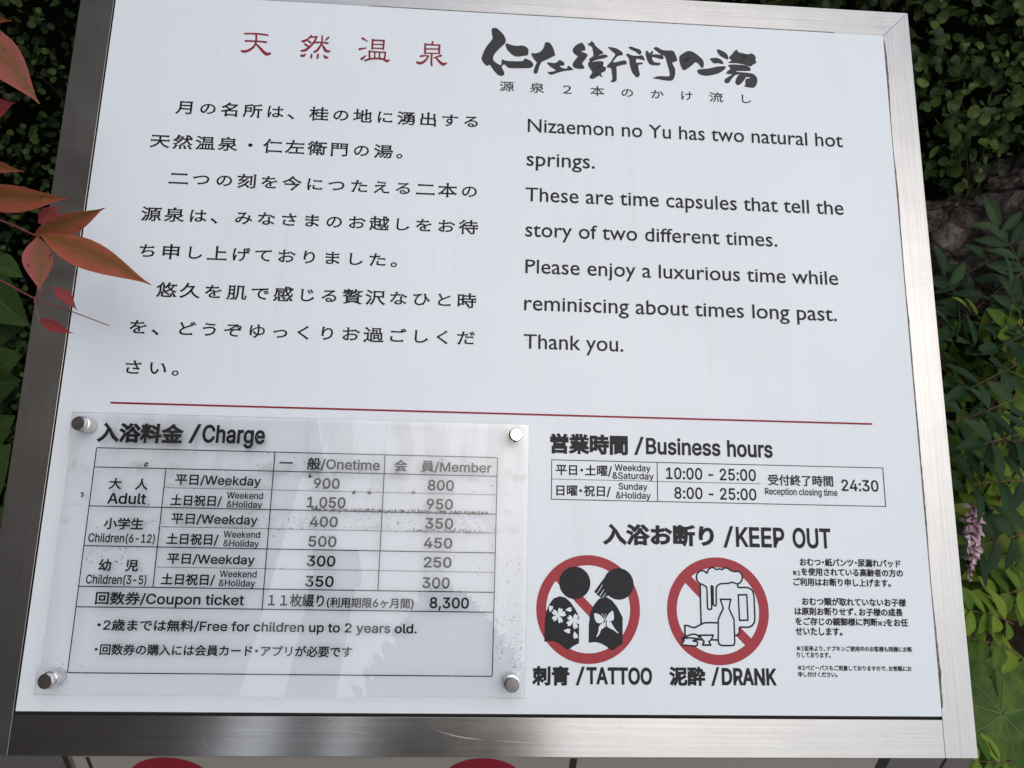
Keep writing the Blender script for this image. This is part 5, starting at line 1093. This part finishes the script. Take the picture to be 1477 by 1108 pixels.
# dirt that has crept behind the plate
dm = MB(); Z_ = 0.0070
specks(dm, 150, (0.036, 0.085, 0.297, 0.166), 0.00012, 0.0004, Z_, 21, 3)
specks(dm, 300, (0.150, 0.1145, 0.297, 0.124), 0.0001, 0.00028, Z_, 22, 3)
specks(dm, 70, (0.100, 0.1145, 0.150, 0.124), 0.0001, 0.00028, Z_, 32, 3)
specks(dm, 420, (0.175, 0.1268, 0.292, 0.1288), 0.0002, 0.00055, Z_, 23, 2.5)
specks(dm, 70, (0.240, 0.1145, 0.290, 0.1165), 0.0001, 0.0005, Z_, 24, 5)
specks(dm, 90, (0.2985, 0.030, 0.3165, 0.062), 0.0001, 0.00035, Z_, 25, 3)
specks(dm, 50, (0.2985, 0.060, 0.3165, 0.10), 0.0001, 0.0003, Z_, 26, 3)
specks(dm, 90, (0.022, 0.015, 0.046, 0.030), 0.00008, 0.0002, Z_, 27, 3)
specks(dm, 50, (0.034, 0.090, 0.060, 0.102), 0.0001, 0.0003, Z_, 28, 5)
specks(dm, 70, (0.055, 0.112, 0.082, 0.123), 0.0001, 0.00022, Z_, 29, 3)
tag(dm.build('dirt_specks', SPECK, plate), kind='stuff')
for (x, y, r) in ((0.0655, 0.1545, 0.0011), (0.027, 0.134, 0.0010), (0.1725, 0.1505, 0.0010), (0.2125, 0.1405, 0.0011), (0.2325, 0.1565, 0.0009), (0.2025, 0.1395, 0.0006), (0.242, 0.1400, 0.0009)):
    rm = MB(); specks(rm, 9, (x - r, y - r * 1.4, x + r, y + r * 1.4), 0.0003, 0.0007, Z_ + 0.0002, int(x * 1e5), 2)
    rm.build('brown_spot', RUST, plate)

def standoff(x, y):
    bm = bmesh.new()
    prof = [(0.0, 0.0152), (0.0040, 0.0152), (0.0046, 0.0146), (0.0046, 0.0112), (0.0050, 0.0111), (0.0050, 0.0000)]
    seg = 40; prev = None
    top = bm.verts.new((x, y, 0.0152))
    for (r, z) in prof[1:]:
        cur = [bm.verts.new((x + r * cos(2 * pi * i / seg), y + r * sin(2 * pi * i / seg), z)) for i in range(seg)]
        for i in range(seg):
            j = (i + 1) % seg
            if prev is None: bm.faces.new((top, cur[i], cur[j]))
            else: bm.faces.new((prev[i], cur[i], cur[j], prev[j]))
        prev = cur
    o = bm_obj('standoff_bolt', bm, CHROME, plate)
    return o
for x, y in ((0.0229, 0.1802), (0.3099, 0.1804), (0.3101, 0.0211), (0.0238, 0.0211)):
    standoff(x, y)

# ---------------------------------------------------------------- cabinet under the frame with the lower notice
def fp(u, v, n): return FACE @ Vector((u, v, n))
a = fp(0, -0.0250, -0.004); b = fp(0, 0.532, -0.010)
yf = -0.0135 - 0.15
prof = [(yf, 0.0), (yf, 0.8270), (a.y + 0.006, a.z + 0.0005), (b.y, b.z - 0.002), (b.y, 0.0)]
vs = [(xx - 0.30, y, z) for xx in (-0.0262, 0.6229) for y, z in prof]
m_ = len(prof)
fs = [tuple(range(m_)), tuple(range(m_, 2 * m_))[::-1]] + [(i, i + m_, (i + 1) % m_ + m_, (i + 1) % m_) for i in range(m_)]
cab = mobj('cabinet', vs, fs, brushed('brushed_steel_cabinet', False, 0.50, 0.35), base)
def front(name, x0, x1, z0, z1, off, mat, parent=None):
    mb = MB(); mb.box((x0 - 0.30, yf - off, z0), (x1 - 0.30, yf + 0.003, z1))
    return mb.build(name, mat, parent or cab)
front('door_gap', 0.0290, 0.0318, 0.20, 0.8262, 0.0004, GAP)
front('door_gap', 0.5566, 0.5652, 0.20, 0.8262, 0.0004, GAP)
front('door_gap', 0.6030, 0.6046, 0.05, 0.8264, 0.0004, GAP)
low = front('lower_notice', 0.0357, 0.5566, 0.20, 0.8260, 0.0008, SHEET)
for x0, x1 in ((0.0439, 0.0461), (0.3502, 0.3548)):
    lm = MB(); lm.box((x0 - 0.30, yf - 0.0011, 0.30), (x1 - 0.30, yf - 0.0009, 0.8258))
    lm.build('black_line', GAP, low)
for cx in (0.0925, 0.2937):
    mb = MB(); seg = 64
    mb.add([(cx - 0.30 + 0.0278 * cos(2 * pi * i / seg), yf - 0.0012, 0.7983 + 0.0278 * sin(2 * pi * i / seg)) for i in range(seg)], [tuple(range(seg))])
    mb.build('red_disc', DEEP_RED, low)

# ------------------------------------------------------------------ plants
def leaf(mb, b, t, width, normal, droop=0.08, fold=0.12, nl=10, nw=4, power=0.8, twist=0.0, tip=1.0, sharp=0.85):
    """one leaf blade from base b to tip t"""
    b, t = Vector(b), Vector(t)
    ax = t - b; L_ = ax.length; ax.normalize()
    side = ax.cross(Vector(normal)).normalized()
    nn = side.cross(ax).normalized()
    if twist:
        m = Matrix.Rotation(twist, 3, ax); side = m @ side; nn = m @ nn
    vs, uvs, fs = [], [], []
    for i in range(nl + 1):
        s = i / nl
        w_ = width / 2 * (sin(pi * min(1, s ** power)) ** sharp if 0 < s < 1 else 0.0)
        if tip != 1.0 and s > 0.5: w_ *= 1 - (1 - tip) * ((s - 0.5) / 0.5)
        w_ = max(w_, 0.0003)
        for j in range(nw + 1):
            q = j / nw * 2 - 1
            h = droop * L_ * (1 - (2 * s - 1) ** 2) + fold * w_ * abs(q) * 2
            p = b + ax * (L_ * s) + side * (w_ * q) + nn * h
            vs.append(p); uvs.append((j / nw, s))
    for i in range(nl):
        for j in range(nw):
            a_ = i * (nw + 1) + j
            fs.append((a_, a_ + 1, a_ + nw + 2, a_ + nw + 1))
    mb.add(vs, fs, uvs)

def rnd_unit(rnd):
    while True:
        v = Vector((rnd.uniform(-1, 1), rnd.uniform(-1, 1), rnd.uniform(-1, 1)))
        if 0.05 < v.length < 1: return v.normalized()

# creepers on the wall: small round leaves on thin runners
def creeper(name, label, x0, x1, z0, z1, n, r0, r1, seed, mat, keep=lambda x, z: True, depth=0.16):
    rnd = random.Random(seed)
    root = empty(name, ((x0 + x1) / 2, 0.99, 0.2))
    tag(root, label, 'creeper')
    off = root.location
    mb = MB(); stem_c = plain('creeper_stem', (0.045, 0.025, 0.018), 0.8, spec=0.1)
    cnt = 0
    while cnt < n:
        x, z = rnd.uniform(x0, x1), rnd.uniform(z0, z1)
        cl = noise.noise(Vector((x * 7, z * 7, seed)))
        if rnd.random() > 0.55 + 0.9 * cl or not keep(x, z): continue
        cnt += 1
        thick = depth * (0.45 + 0.55 * noise.noise(Vector((x * 4, z * 4, seed + 9))) + 0.25)
        y = 0.985 - rnd.random() ** 0.7 * max(0.03, thick)
        r = rnd.uniform(r0, r1)
        nrm = (Vector((0, -0.75, 0.55)) + rnd_unit(rnd) * 0.75).normalized()
        d = rnd_unit(rnd); d = (d - nrm * d.dot(nrm)).normalized(); s = nrm.cross(d)
        c_ = Vector((x, y, z)) - off
        vs = [c_ - nrm * r * 0.12]
        k = 9
        for i in range(k):
            a = 2 * pi * i / k
            vs.append(c_ + d * (cos(a) * r * 1.12) + s * (sin(a) * r * 0.95) + nrm * (0.10 * r * cos(2 * a)))
        uv_ = [(0.5, 0.5)] + [(0.5 + 0.5 * sin(2 * pi * i / k), 0.5 - 0.5 * cos(2 * pi * i / k)) for i in range(k)]
        mb.add(vs, [(0, 1 + i, 1 + (i + 1) % k) for i in range(k)], uv_)
    for _ in range(int(60 * (x1 - x0))):
        x, z = rnd.uniform(x0, x1), rnd.uniform(z0 + 0.1, z1)
        if not keep(x, z): continue
        pts = []; p = Vector((x, 0.95 - rnd.random() * 0.09, z)); d = Vector((rnd.uniform(-0.6, 0.6), rnd.uniform(-0.1, 0.1), -1)).normalized()
        for i in range(7):
            pts.append((p.x - off.x, p.y - off.y, p.z - off.z, 0.0006))
            d = (d + rnd_unit(rnd) * 0.35).normalized(); p = p + d * 0.03
        st = MB(); st.tube(pts, 5); st.build('runner', stem_c, root)
    mb.build('foliage', mat, root)
    return root

creep_l = leaf_mat('creeper_leaf_left', [(0.15, (0.006, 0.012, 0.006)), (0.5, (0.016, 0.032, 0.012)), (0.75, (0.040, 0.070, 0.018)), (0.95, (0.090, 0.130, 0.030))], 0.42, vein_amt=0.15, trans=0.1, bump=0.1)  # brightest stops stand for lit leaves and their pale sheen
creep_r = leaf_mat('creeper_leaf_right', [(0.15, (0.008, 0.016, 0.007)), (0.5, (0.020, 0.040, 0.012)), (0.78, (0.055, 0.090, 0.024)), (0.97, (0.120, 0.160, 0.045))], 0.4, vein_amt=0.25, trans=0.1, bump=0.1)  # leaf sheen put into the bright end of the ramp here too
creeper('wall_creeper', 'dense dark wire vine covering the wall left of the sign', -0.95, 0.50, 0.35, 1.55, 22000, 0.0038, 0.0064, 11, creep_l)
def keep_r(x, z):
    edge = 0.99 + 0.10 * noise.noise(Vector((x * 9, 0, 4))) - (0.05 if x > 1.2 else 0)
    if 1.17 < x < 1.30 and 1.02 < z < 1.10 and noise.noise(Vector((x * 14, z * 14, 2))) > -0.15: return False
    return z > edge or (z > edge - 0.12 and noise.noise(Vector((x * 22, z * 5, 6))) > 0.18)
creeper('trailing_creeper', 'trailing round leaved creeper hanging over the dark rock right of the sign', 0.45, 1.75, 0.80, 1.75, 9500, 0.0045, 0.0108, 12, creep_r, keep_r)

# rock under the trailing creeper
def rock(name, label, loc, dims, seed, mat):
    bm = bmesh.new()
    bmesh.ops.create_icosphere(bm, subdivisions=6, radius=1.0)
    for v in bm.verts:
        p = v.co.normalized()
        k = 1.0 + 0.22 * noise.noise(p * 1.6 + Vector((seed, 0, 0))) + 0.10 * noise.noise(p * 4.5 + Vector((0, seed, 0)))
        k += 0.05 * (1 - abs(noise.noise(p * 9 + Vector((0, 0, seed))) * 2)) + 0.02 * noise.noise(p * 26)
        v.co = Vector((p.x * dims[0], p.y * dims[1], p.z * dims[2])) * k
    o = bm_obj(name, bm, mat, smooth=True)
    o.location = loc
    tag(o, label, 'rock')
    return o
m, nt, b_ = new_mat('dark_rock')
tc = nd(nt, 'ShaderNodeTexCoord')
n1 = nd(nt, 'ShaderNodeTexNoise', Scale=9.0, Detail=10.0, Roughness=0.65); n1.inputs['Distortion'].default_value = 1.2
nt.links.new(tc.outputs['Object'], n1.inputs['Vector'])
r_ = ramp(nt, [(0.30, (0.004, 0.0035, 0.0035)), (0.49, (0.018, 0.016, 0.016)), (0.57, (0.055, 0.050, 0.048)), (0.68, (0.17, 0.15, 0.14))])
nt.links.new(n1.outputs['Fac'], r_.inputs['Fac'])
wv = nd(nt, 'ShaderNodeTexNoise', Scale=5.0, Detail=5.0); nt.links.new(tc.outputs['Object'], wv.inputs['Vector'])
wa = nd(nt, 'ShaderNodeVectorMath', operation='MULTIPLY_ADD'); wa.inputs[1].default_value = (0.22, 0.22, 0.22)
nt.links.new(wv.outputs['Color'], wa.inputs[0]); nt.links.new(tc.outputs['Object'], wa.inputs[2])
vo = nd(nt, 'ShaderNodeTexVoronoi', feature='DISTANCE_TO_EDGE', Scale=9.0); nt.links.new(wa.outputs[0], vo.inputs['Vector'])
cr = ramp(nt, [(0.0, 0.12), (0.05, 1.0)]); nt.links.new(vo.outputs['Distance'], cr.inputs['Fac'])
cm = nd(nt, 'ShaderNodeMix', data_type='RGBA', blend_type='MULTIPLY'); cm.inputs['Factor'].default_value = 1.0
nt.links.new(r_.outputs[0], cm.inputs[6]); nt.links.new(cr.outputs[0], cm.inputs[7]); nt.links.new(cm.outputs[2], b_.inputs['Base Color'])
n2 = nd(nt, 'ShaderNodeTexNoise', Scale=45.0, Detail=8.0); nt.links.new(tc.outputs['Object'], n2.inputs['Vector'])
bp = nd(nt, 'ShaderNodeBump', Strength=1.0, Distance=0.035); nt.links.new(n2.outputs['Fac'], bp.inputs['Height'])
nt.links.new(bp.outputs['Normal'], b_.inputs['Normal']); b_.inputs['Roughness'].default_value = 0.8; b_.inputs['Specular IOR Level'].default_value = 0.08
ROCK_M = m
rock('garden_rock', 'large dark weathered rock under the trailing creeper', (1.22, 0.97, 0.66), (0.42, 0.22, 0.36), 3.0, ROCK_M)
rock('garden_rock', 'low dark rock half hidden behind the pink flowering shrub', (1.75, 0.85, 0.45), (0.36, 0.25, 0.42), 8.0, ROCK_M)

UPV = Vector((0, -0.55, 0.85))
# left: broad leaves between the creeper and the frame
broad_m = leaf_mat('broad_leaf', [(0.15, (0.018, 0.036, 0.014)), (0.5, (0.032, 0.062, 0.020)), (0.9, (0.055, 0.095, 0.028))], 0.38, vein=(0.07, 0.11, 0.045), vein_n=8, vein_amt=0.6, trans=0.08)
pl = empty('broad_leaf_shrub', (-0.62, 0.5, 0.12))
tag(pl, 'dark green shrub with broad veined leaves beside the left steel rail', 'shrub')
mb, st = MB(), MB()
O = Vector(pl.location); rnd = random.Random(4)
for bb, tt, w_, ro in BROAD_LEAVES:
    B_, T_ = Vector(bb) - O, Vector(tt) - O
    leaf(mb, B_, T_, w_, (0.1, -0.8, 0.6), 0.07, 0.14, 14, 6, 0.72, radians(ro))
    st.tube([(B_.x, B_.y, B_.z, 0.0014), (B_.x - 0.03, B_.y + 0.02, B_.z - 0.05, 0.0018), (B_.x * 0.5 - 0.03, B_.y * 0.6, B_.z * 0.5, 0.0026), (0, 0, 0, 0.004)], 6)
for _ in range(46):
    p = Vector((rnd.uniform(-0.86, -0.36), rnd.uniform(0.32, 0.8), rnd.uniform(0.28, 0.86))) - O
    if (p + O).z > 0.5 + 0.5 * ((p + O).y - 0.3) : continue
    d = (rnd_unit(rnd) + Vector((0.2, -0.6, -0.25))).normalized()
    leaf(mb, p, p + d * rnd.uniform(0.06, 0.10), rnd.uniform(0.04, 0.06), UPV + rnd_unit(rnd) * 0.5, 0.08, 0.14, 10, 4, 0.72)
    st.tube([(p.x, p.y, p.z, 0.0014), (p.x * 0.6, p.y * 0.6, p.z * 0.5, 0.002), (0, 0, 0, 0.004)], 5)
mb.build('foliage', broad_m, pl, True)
st.build('stem', plain('green_stem', (0.05, 0.07, 0.025), 0.7), pl)

# right: compound leaves
def spray(mb, st, a, b, pairs, ll, lw, rnd, O, lift=0.35):
    a, b = Vector(a) - O, Vector(b) - O
    ax = (b - a); L_ = ax.length; ax.normalize()
    nrm = (UPV + rnd_unit(rnd) * 0.35).normalized()
    side = ax.cross(nrm).normalized(); nrm = side.cross(ax).normalized()
    path = []
    for i in range(7):
        s = i / 6
        p = a + ax * L_ * s + nrm * (0.10 * L_ * (1 - (2 * s - 1) ** 2)); path.append(p)
    st.tube([(p.x, p.y, p.z, 0.0011 - 0.0006 * i / 6) for i, p in enumerate(path)], 5)
    for k in range(pairs):
        s = 0.25 + 0.68 * k / max(1, pairs - 1)
        q = s * 6; i = min(5, int(q)); p = path[i].lerp(path[i + 1], q - i)
        for sg in (-1, 1):
            l2 = ll * rnd.uniform(0.8, 1.15)
            d = (ax * rnd.uniform(0.35, 0.8) + side * sg * rnd.uniform(0.7, 1.0) + nrm * rnd.uniform(-0.3, lift)).normalized()
            leaf(mb, p, p + d * l2, lw * rnd.uniform(0.85, 1.15), nrm + rnd_unit(rnd) * 0.25, rnd.uniform(0.02, 0.10), 0.14, 8, 4, 0.85)
    leaf(mb, path[-1], path[-1] + ax * ll * 1.1, lw * 1.1, nrm + rnd_unit(rnd) * 0.2, 0.06, 0.14, 8, 4, 0.85)

dark_m = leaf_mat('dark_glossy_leaf', [(0.15, (0.008, 0.022, 0.009)), (0.55, (0.013, 0.034, 0.013)), (0.9, (0.022, 0.050, 0.016))], 0.45, vein=(0.05, 0.08, 0.04), vein_n=10, vein_amt=0.45, trans=0.06)
lime_m = leaf_mat('lime_leaf', [(0.15, (0.034, 0.078, 0.011)), (0.5, (0.075, 0.140, 0.017)), (0.9, (0.160, 0.225, 0.026))], 0.45, vein=(0.12, 0.17, 0.06), vein_n=10, vein_amt=0.45, trans=0.2)
stem_m = plain('reddish_stem', (0.09, 0.045, 0.03), 0.7)
def shrub(name, label, sprays, O, pairs, ll, lw, mat, seed, extra=0):
    rnd = random.Random(seed)
    root = empty(name, O); tag(root, label, 'shrub')
    O = Vector(O); mb, st = MB(), MB()
    for a, b in sprays:
        spray(mb, st, a, b, pairs, ll, lw, rnd, O)
        av = Vector(a) - O
        st.tube([(av.x, av.y, av.z, 0.0014), (av.x * 0.75, av.y * 0.8 + 0.02, av.z * 0.6, 0.0022), (0, 0, 0, 0.0045)], 6)
    for _ in range(extra):
        a, b = sprays[rnd.randrange(len(sprays))]
        j = Vector((rnd.uniform(-0.05, 0.12), rnd.uniform(0.02, 0.14), rnd.uniform(-0.16, 0.02)))
        spray(mb, st, Vector(a) + j, Vector(b) + j, pairs, ll, lw, rnd, O)
    mb.build('foliage', mat, root, True)
    st.build('stem', stem_m, root)
    return root
shrub('glossy_shrub', 'dark glossy leaved shrub in front of the rock right of the sign', DARK_SPRAYS, (1.25, 0.72, 0.15), 4, 0.054, 0.018, dark_m, 5, 2)
ind = shrub('flowering_shrub', 'lime green shrub with a pink flower spike beside the right rail', LIME_SPRAYS, (1.2, 0.6, 0.14), 4, 0.040, 0.0185, lime_m, 6, 60)
# flower spike, a part of the flowering shrub
fm, sm_ = MB(), MB()
O = Vector((1.2, 0.6, 0.14)); rnd = random.Random(9)
A, B2, C_ = (Vector(p) - O for p in RACEME)
path = [A.lerp(B2, i / 6) for i in range(6)] + [B2.lerp(C_, i / 8) for i in range(9)]
sm_.tube([(*p, 0.0011) for p in path], 6)
for i, p in enumerate(path):
    s = i / (len(path) - 1)
    if s < 0.05: continue
    sz = 0.0135 * (1.0 if s < 0.6 else 1.0 - 1.55 * (s - 0.6))
    for k in range(8):
        d = (rnd_unit(rnd) + Vector((0, -0.6, 0.25 - 0.6 * s))).normalized()
        if s > 0.72:
            leaf(fm, p, p + d * sz * 0.8, sz * 0.4, UPV, 0.1, 0.2, 4, 2, 0.7)
        else:
            leaf(fm, p + d * sz * 0.15, p + d * sz * rnd.uniform(0.7, 1.15), sz * rnd.uniform(0.42, 0.6), UPV + rnd_unit(rnd) * 0.6, 0.22, 0.35, 8, 4, 1.15, sharp=0.6)
pink = leaf_mat('pink_petal', [(0.2, (0.28, 0.10, 0.19)), (0.4, (0.47, 0.32, 0.40)), (0.85, (0.58, 0.50, 0.54))], 0.6, vein=(0.4, 0.1, 0.22), vein_n=3, vein_amt=0.3, trans=0.25)
fl = fm.build('flower_spike', pink, ind, True)
sm_.build('spike_stem', plain('wine_stem', (0.10, 0.02, 0.035), 0.6), fl)

# big round leaf low on the right
O = Vector((1.05, 0.36, 0.13))
big = empty('round_leaf_plant', O); tag(big, 'plant with one big round veined leaf below the lower right corner of the sign', 'plant')
ctr, upp, lef, dwn, rig = (Vector(p) for p in BIG_LEAF)
nrm = Vector((0.10, -0.62, 0.78)).normalized()
ux = (Vector((1, 0, 0)) - nrm * nrm.x).normalized(); uy = nrm.cross(ux)
def round_leaf(c_, R_, seed, rot=0.0):
    mb = MB(); nr, na = 20, 120; vs, uvs, fs = [], [], []
    for i in range(nr + 1):
        for j in range(na):
            a = 2 * pi * j / na; s = i / nr
            notch = 1 - 0.75 * math.exp(-((a - pi / 2 - 0) / 0.16) ** 2)
            rad = R_ * s * notch * (1 + 0.05 * sin(7 * a + seed) + 0.03 * sin(13 * a))
            h = 0.16 * R_ * s * s * cos(3 * a + seed) - 0.20 * R_ * s ** 2 + 0.05 * R_ * s ** 3 * sin(9 * a + 2 * seed) + 0.05 * R_ * s * abs(sin(4.5 * a)) + 0.03 * R_ * s * noise.noise(Vector((5 * s * cos(a), 5 * s * sin(a), seed)))
            ca, sa = cos(a + rot), sin(a + rot)
            vs.append(c_ + ux * rad * ca + uy * rad * sa + nrm * h)
            uvs.append((a / (2 * pi), s))
    for i in range(nr):
        for j in range(na):
            k = (j + 1) % na
            fs.append((i * na + j, (i + 1) * na + j, (i + 1) * na + k, i * na + k))
    mb.add(vs, fs, uvs)
    return mb
m, nt, b_ = new_mat('round_leaf_green')
tc = nd(nt, 'ShaderNodeTexCoord'); n1 = nd(nt, 'ShaderNodeTexNoise', Scale=32.0, Detail=9.0, Roughness=0.65); nt.links.new(tc.outputs['Object'], n1.inputs['Vector'])
r_ = ramp(nt, [(0.35, (0.022, 0.052, 0.012)), (0.52, (0.042, 0.082, 0.017)), (0.70, (0.085, 0.125, 0.020))]); nt.links.new(n1.outputs['Fac'], r_.inputs['Fac'])
nt.links.new(r_.outputs[0], b_.inputs['Base Color']); b_.inputs['Roughness'].default_value = 0.5; b_.inputs['Specular IOR Level'].default_value = 0.1
bp = nd(nt, 'ShaderNodeBump', Strength=0.5, Distance=0.004); nt.links.new(n1.outputs['Fac'], bp.inputs['Height']); nt.links.new(bp.outputs['Normal'], b_.inputs['Normal'])
ROUND_M = m
VEIN_M = plain('pale_vein', (0.095, 0.145, 0.045), 0.6, spec=0.1)
def veins(c_, R_, seed, rot=0.0):
    vm = MB(); rnd = random.Random(seed)
    def surf(a, s):
        rad = R_ * s * (1 + 0.05 * sin(7 * a + seed) + 0.03 * sin(13 * a))
        h = 0.16 * R_ * s * s * cos(3 * a + seed) - 0.20 * R_ * s ** 2 + 0.05 * R_ * s ** 3 * sin(9 * a + 2 * seed) + 0.05 * R_ * s * abs(sin(4.5 * a)) + 0.03 * R_ * s * noise.noise(Vector((5 * s * cos(a), 5 * s * sin(a), seed)))
        return c_ + ux * rad * cos(a + rot) + uy * rad * sin(a + rot) + nrm * (h + 0.0002)
    for k in range(7):
        a0 = pi / 2 + 0.42 + k * (2 * pi - 0.9) / 6 + 0.22 * sin(k * 2.3 + seed)
        pts = []
        for i in range(9):
            s = 0.02 + 0.9 * i / 8
            p = surf(a0 + 0.16 * sin(s * 3.2 + k * 1.7) * s, s); pts.append((*p, 0.0011 * (1 - 0.85 * s)))
        vm.tube(pts, 5)
        for sg, s0 in ((-1, 0.30), (1, 0.38), (-1, 0.56), (1, 0.64)):
            pts = []
            for i in range(6):
                s = s0 + (0.95 - s0) * 0.85 * i / 5
                p = surf(a0 + 0.16 * sin(s0 * 3.2 + k * 1.7) * s0 + sg * 0.42 * (s - s0), s); pts.append((*p, 0.0004 * (1 - 0.6 * i / 5)))
            vm.tube(pts, 4)
    return vm
c0 = ctr - O
lf = round_leaf(c0, 0.115, 1.0).build('leaf_blade', ROUND_M, big, True)
veins(c0, 0.115, 1.0).build('leaf_veins', VEIN_M, lf)
st = MB(); st.tube([(c0.x, c0.y, c0.z - 0.001, 0.0028), (c0.x + 0.01, c0.y + 0.03, c0.z - 0.10, 0.003), (0, 0, 0, 0.004)], 8); st.build('stalk', plain('leaf_stalk', (0.08, 0.10, 0.04), 0.6), big)
c1 = c0 + Vector((0.10, 0.10, -0.11))
lf = round_leaf(c1, 0.10, 2.0, 0.6).build('leaf_blade', ROUND_M, big, True)
veins(c1, 0.10, 2.0, 0.6).build('leaf_veins', VEIN_M, lf)

# foreground: red nandina reaching over the left rail
nroot = Vector((-0.42, -0.08, 0.12))
nan = empty('nandina_shrub', nroot); tag(nan, 'red leaved nandina twigs reaching over the left rail of the sign', 'shrub')
PINK_M = nandina_mat('nandina_leaf', (0.30, 0.082, 0.052), (0.17, 0.075, 0.026))
ROSE_M = nandina_mat('nandina_rose_leaf', (0.27, 0.075, 0.075), (0.17, 0.075, 0.040))
RED_M = nandina_mat('nandina_red_leaf', (0.24, 0.030, 0.042), (0.20, 0.035, 0.040))
camv = Vector((0.2819, -0.28892, 1.25469))
for b, t, w_, ro, kind in NANDINA_LEAVES:
    mb = MB(); B_, T_ = Vector(b), Vector(t)
    nv = (camv - (B_ + T_) / 2).normalized()
    leaf(mb, B_ - nroot, T_ - nroot, w_ * 0.86, nv, 0.03 if kind < 2 else 0.07, 0.05, 18, 6, 0.86, radians(ro), sharp=1.3)
    mb.build('leaf', (PINK_M, ROSE_M, RED_M)[kind], nan, True)
sm_ = MB()
for pth in NANDINA_STEMS:
    P = catmull([tuple(p) for p in pth], 5, False) if len(pth) > 2 else pth
    sm_.tube([(p[0] - nroot.x, p[1] - nroot.y, p[2] - nroot.z, max(0.0003, p[3])) for p in P], 7)
last = NANDINA_STEMS[-1][-1]
sm_.tube([(last[0] - nroot.x, last[1] - nroot.y, last[2] - nroot.z, 0.0012), (0, 0, 0, 0.003)], 7)
sm_.build('stem', plain('red_stem', (0.16, 0.035, 0.030), 0.5), nan)

# added evergreen, unseen: the lower rail and acrylic mirror it in the viewer's place
con = empty('stand_in_evergreen', (0.18, -2.45, 0)); tag(con, 'added narrow dark evergreen behind the viewer, mirrored in place of the viewer', 'tree')
tr = MB(); tr.tube([(0, 0, 0, 0.06), (0, 0, 1.2, 0.05), (0.01, 0, 2.2, 0.02)], 10); tr.build('trunk', plain('bark', (0.06, 0.045, 0.035), 0.9), con)
rnd = random.Random(31); cb = MB()
for _ in range(9000):
    z = rnd.uniform(0.5, 2.45); a = rnd.uniform(0, 2 * pi)
    rr = 0.43 * min(1.0, ((2.5 - z) / 0.5) ** 0.6) * (0.75 + 0.35 * noise.noise(Vector((cos(a) * 1.4, sin(a) * 1.4, z * 2.2)))) * rnd.uniform(0.55, 1.05)
    p = Vector((rr * cos(a), rr * sin(a), z)); d = (Vector((cos(a), sin(a), 0.8)) + rnd_unit(rnd) * 0.7).normalized()
    leaf(cb, p, p + d * rnd.uniform(0.05, 0.09), 0.035, rnd_unit(rnd), 0.05, 0.1, 3, 2, 0.8)
cb.build('crown', leaf_mat('evergreen_leaf', [(0.2, (0.012, 0.022, 0.012)), (0.8, (0.030, 0.050, 0.022))], 0.5, vein_amt=0.1), con)
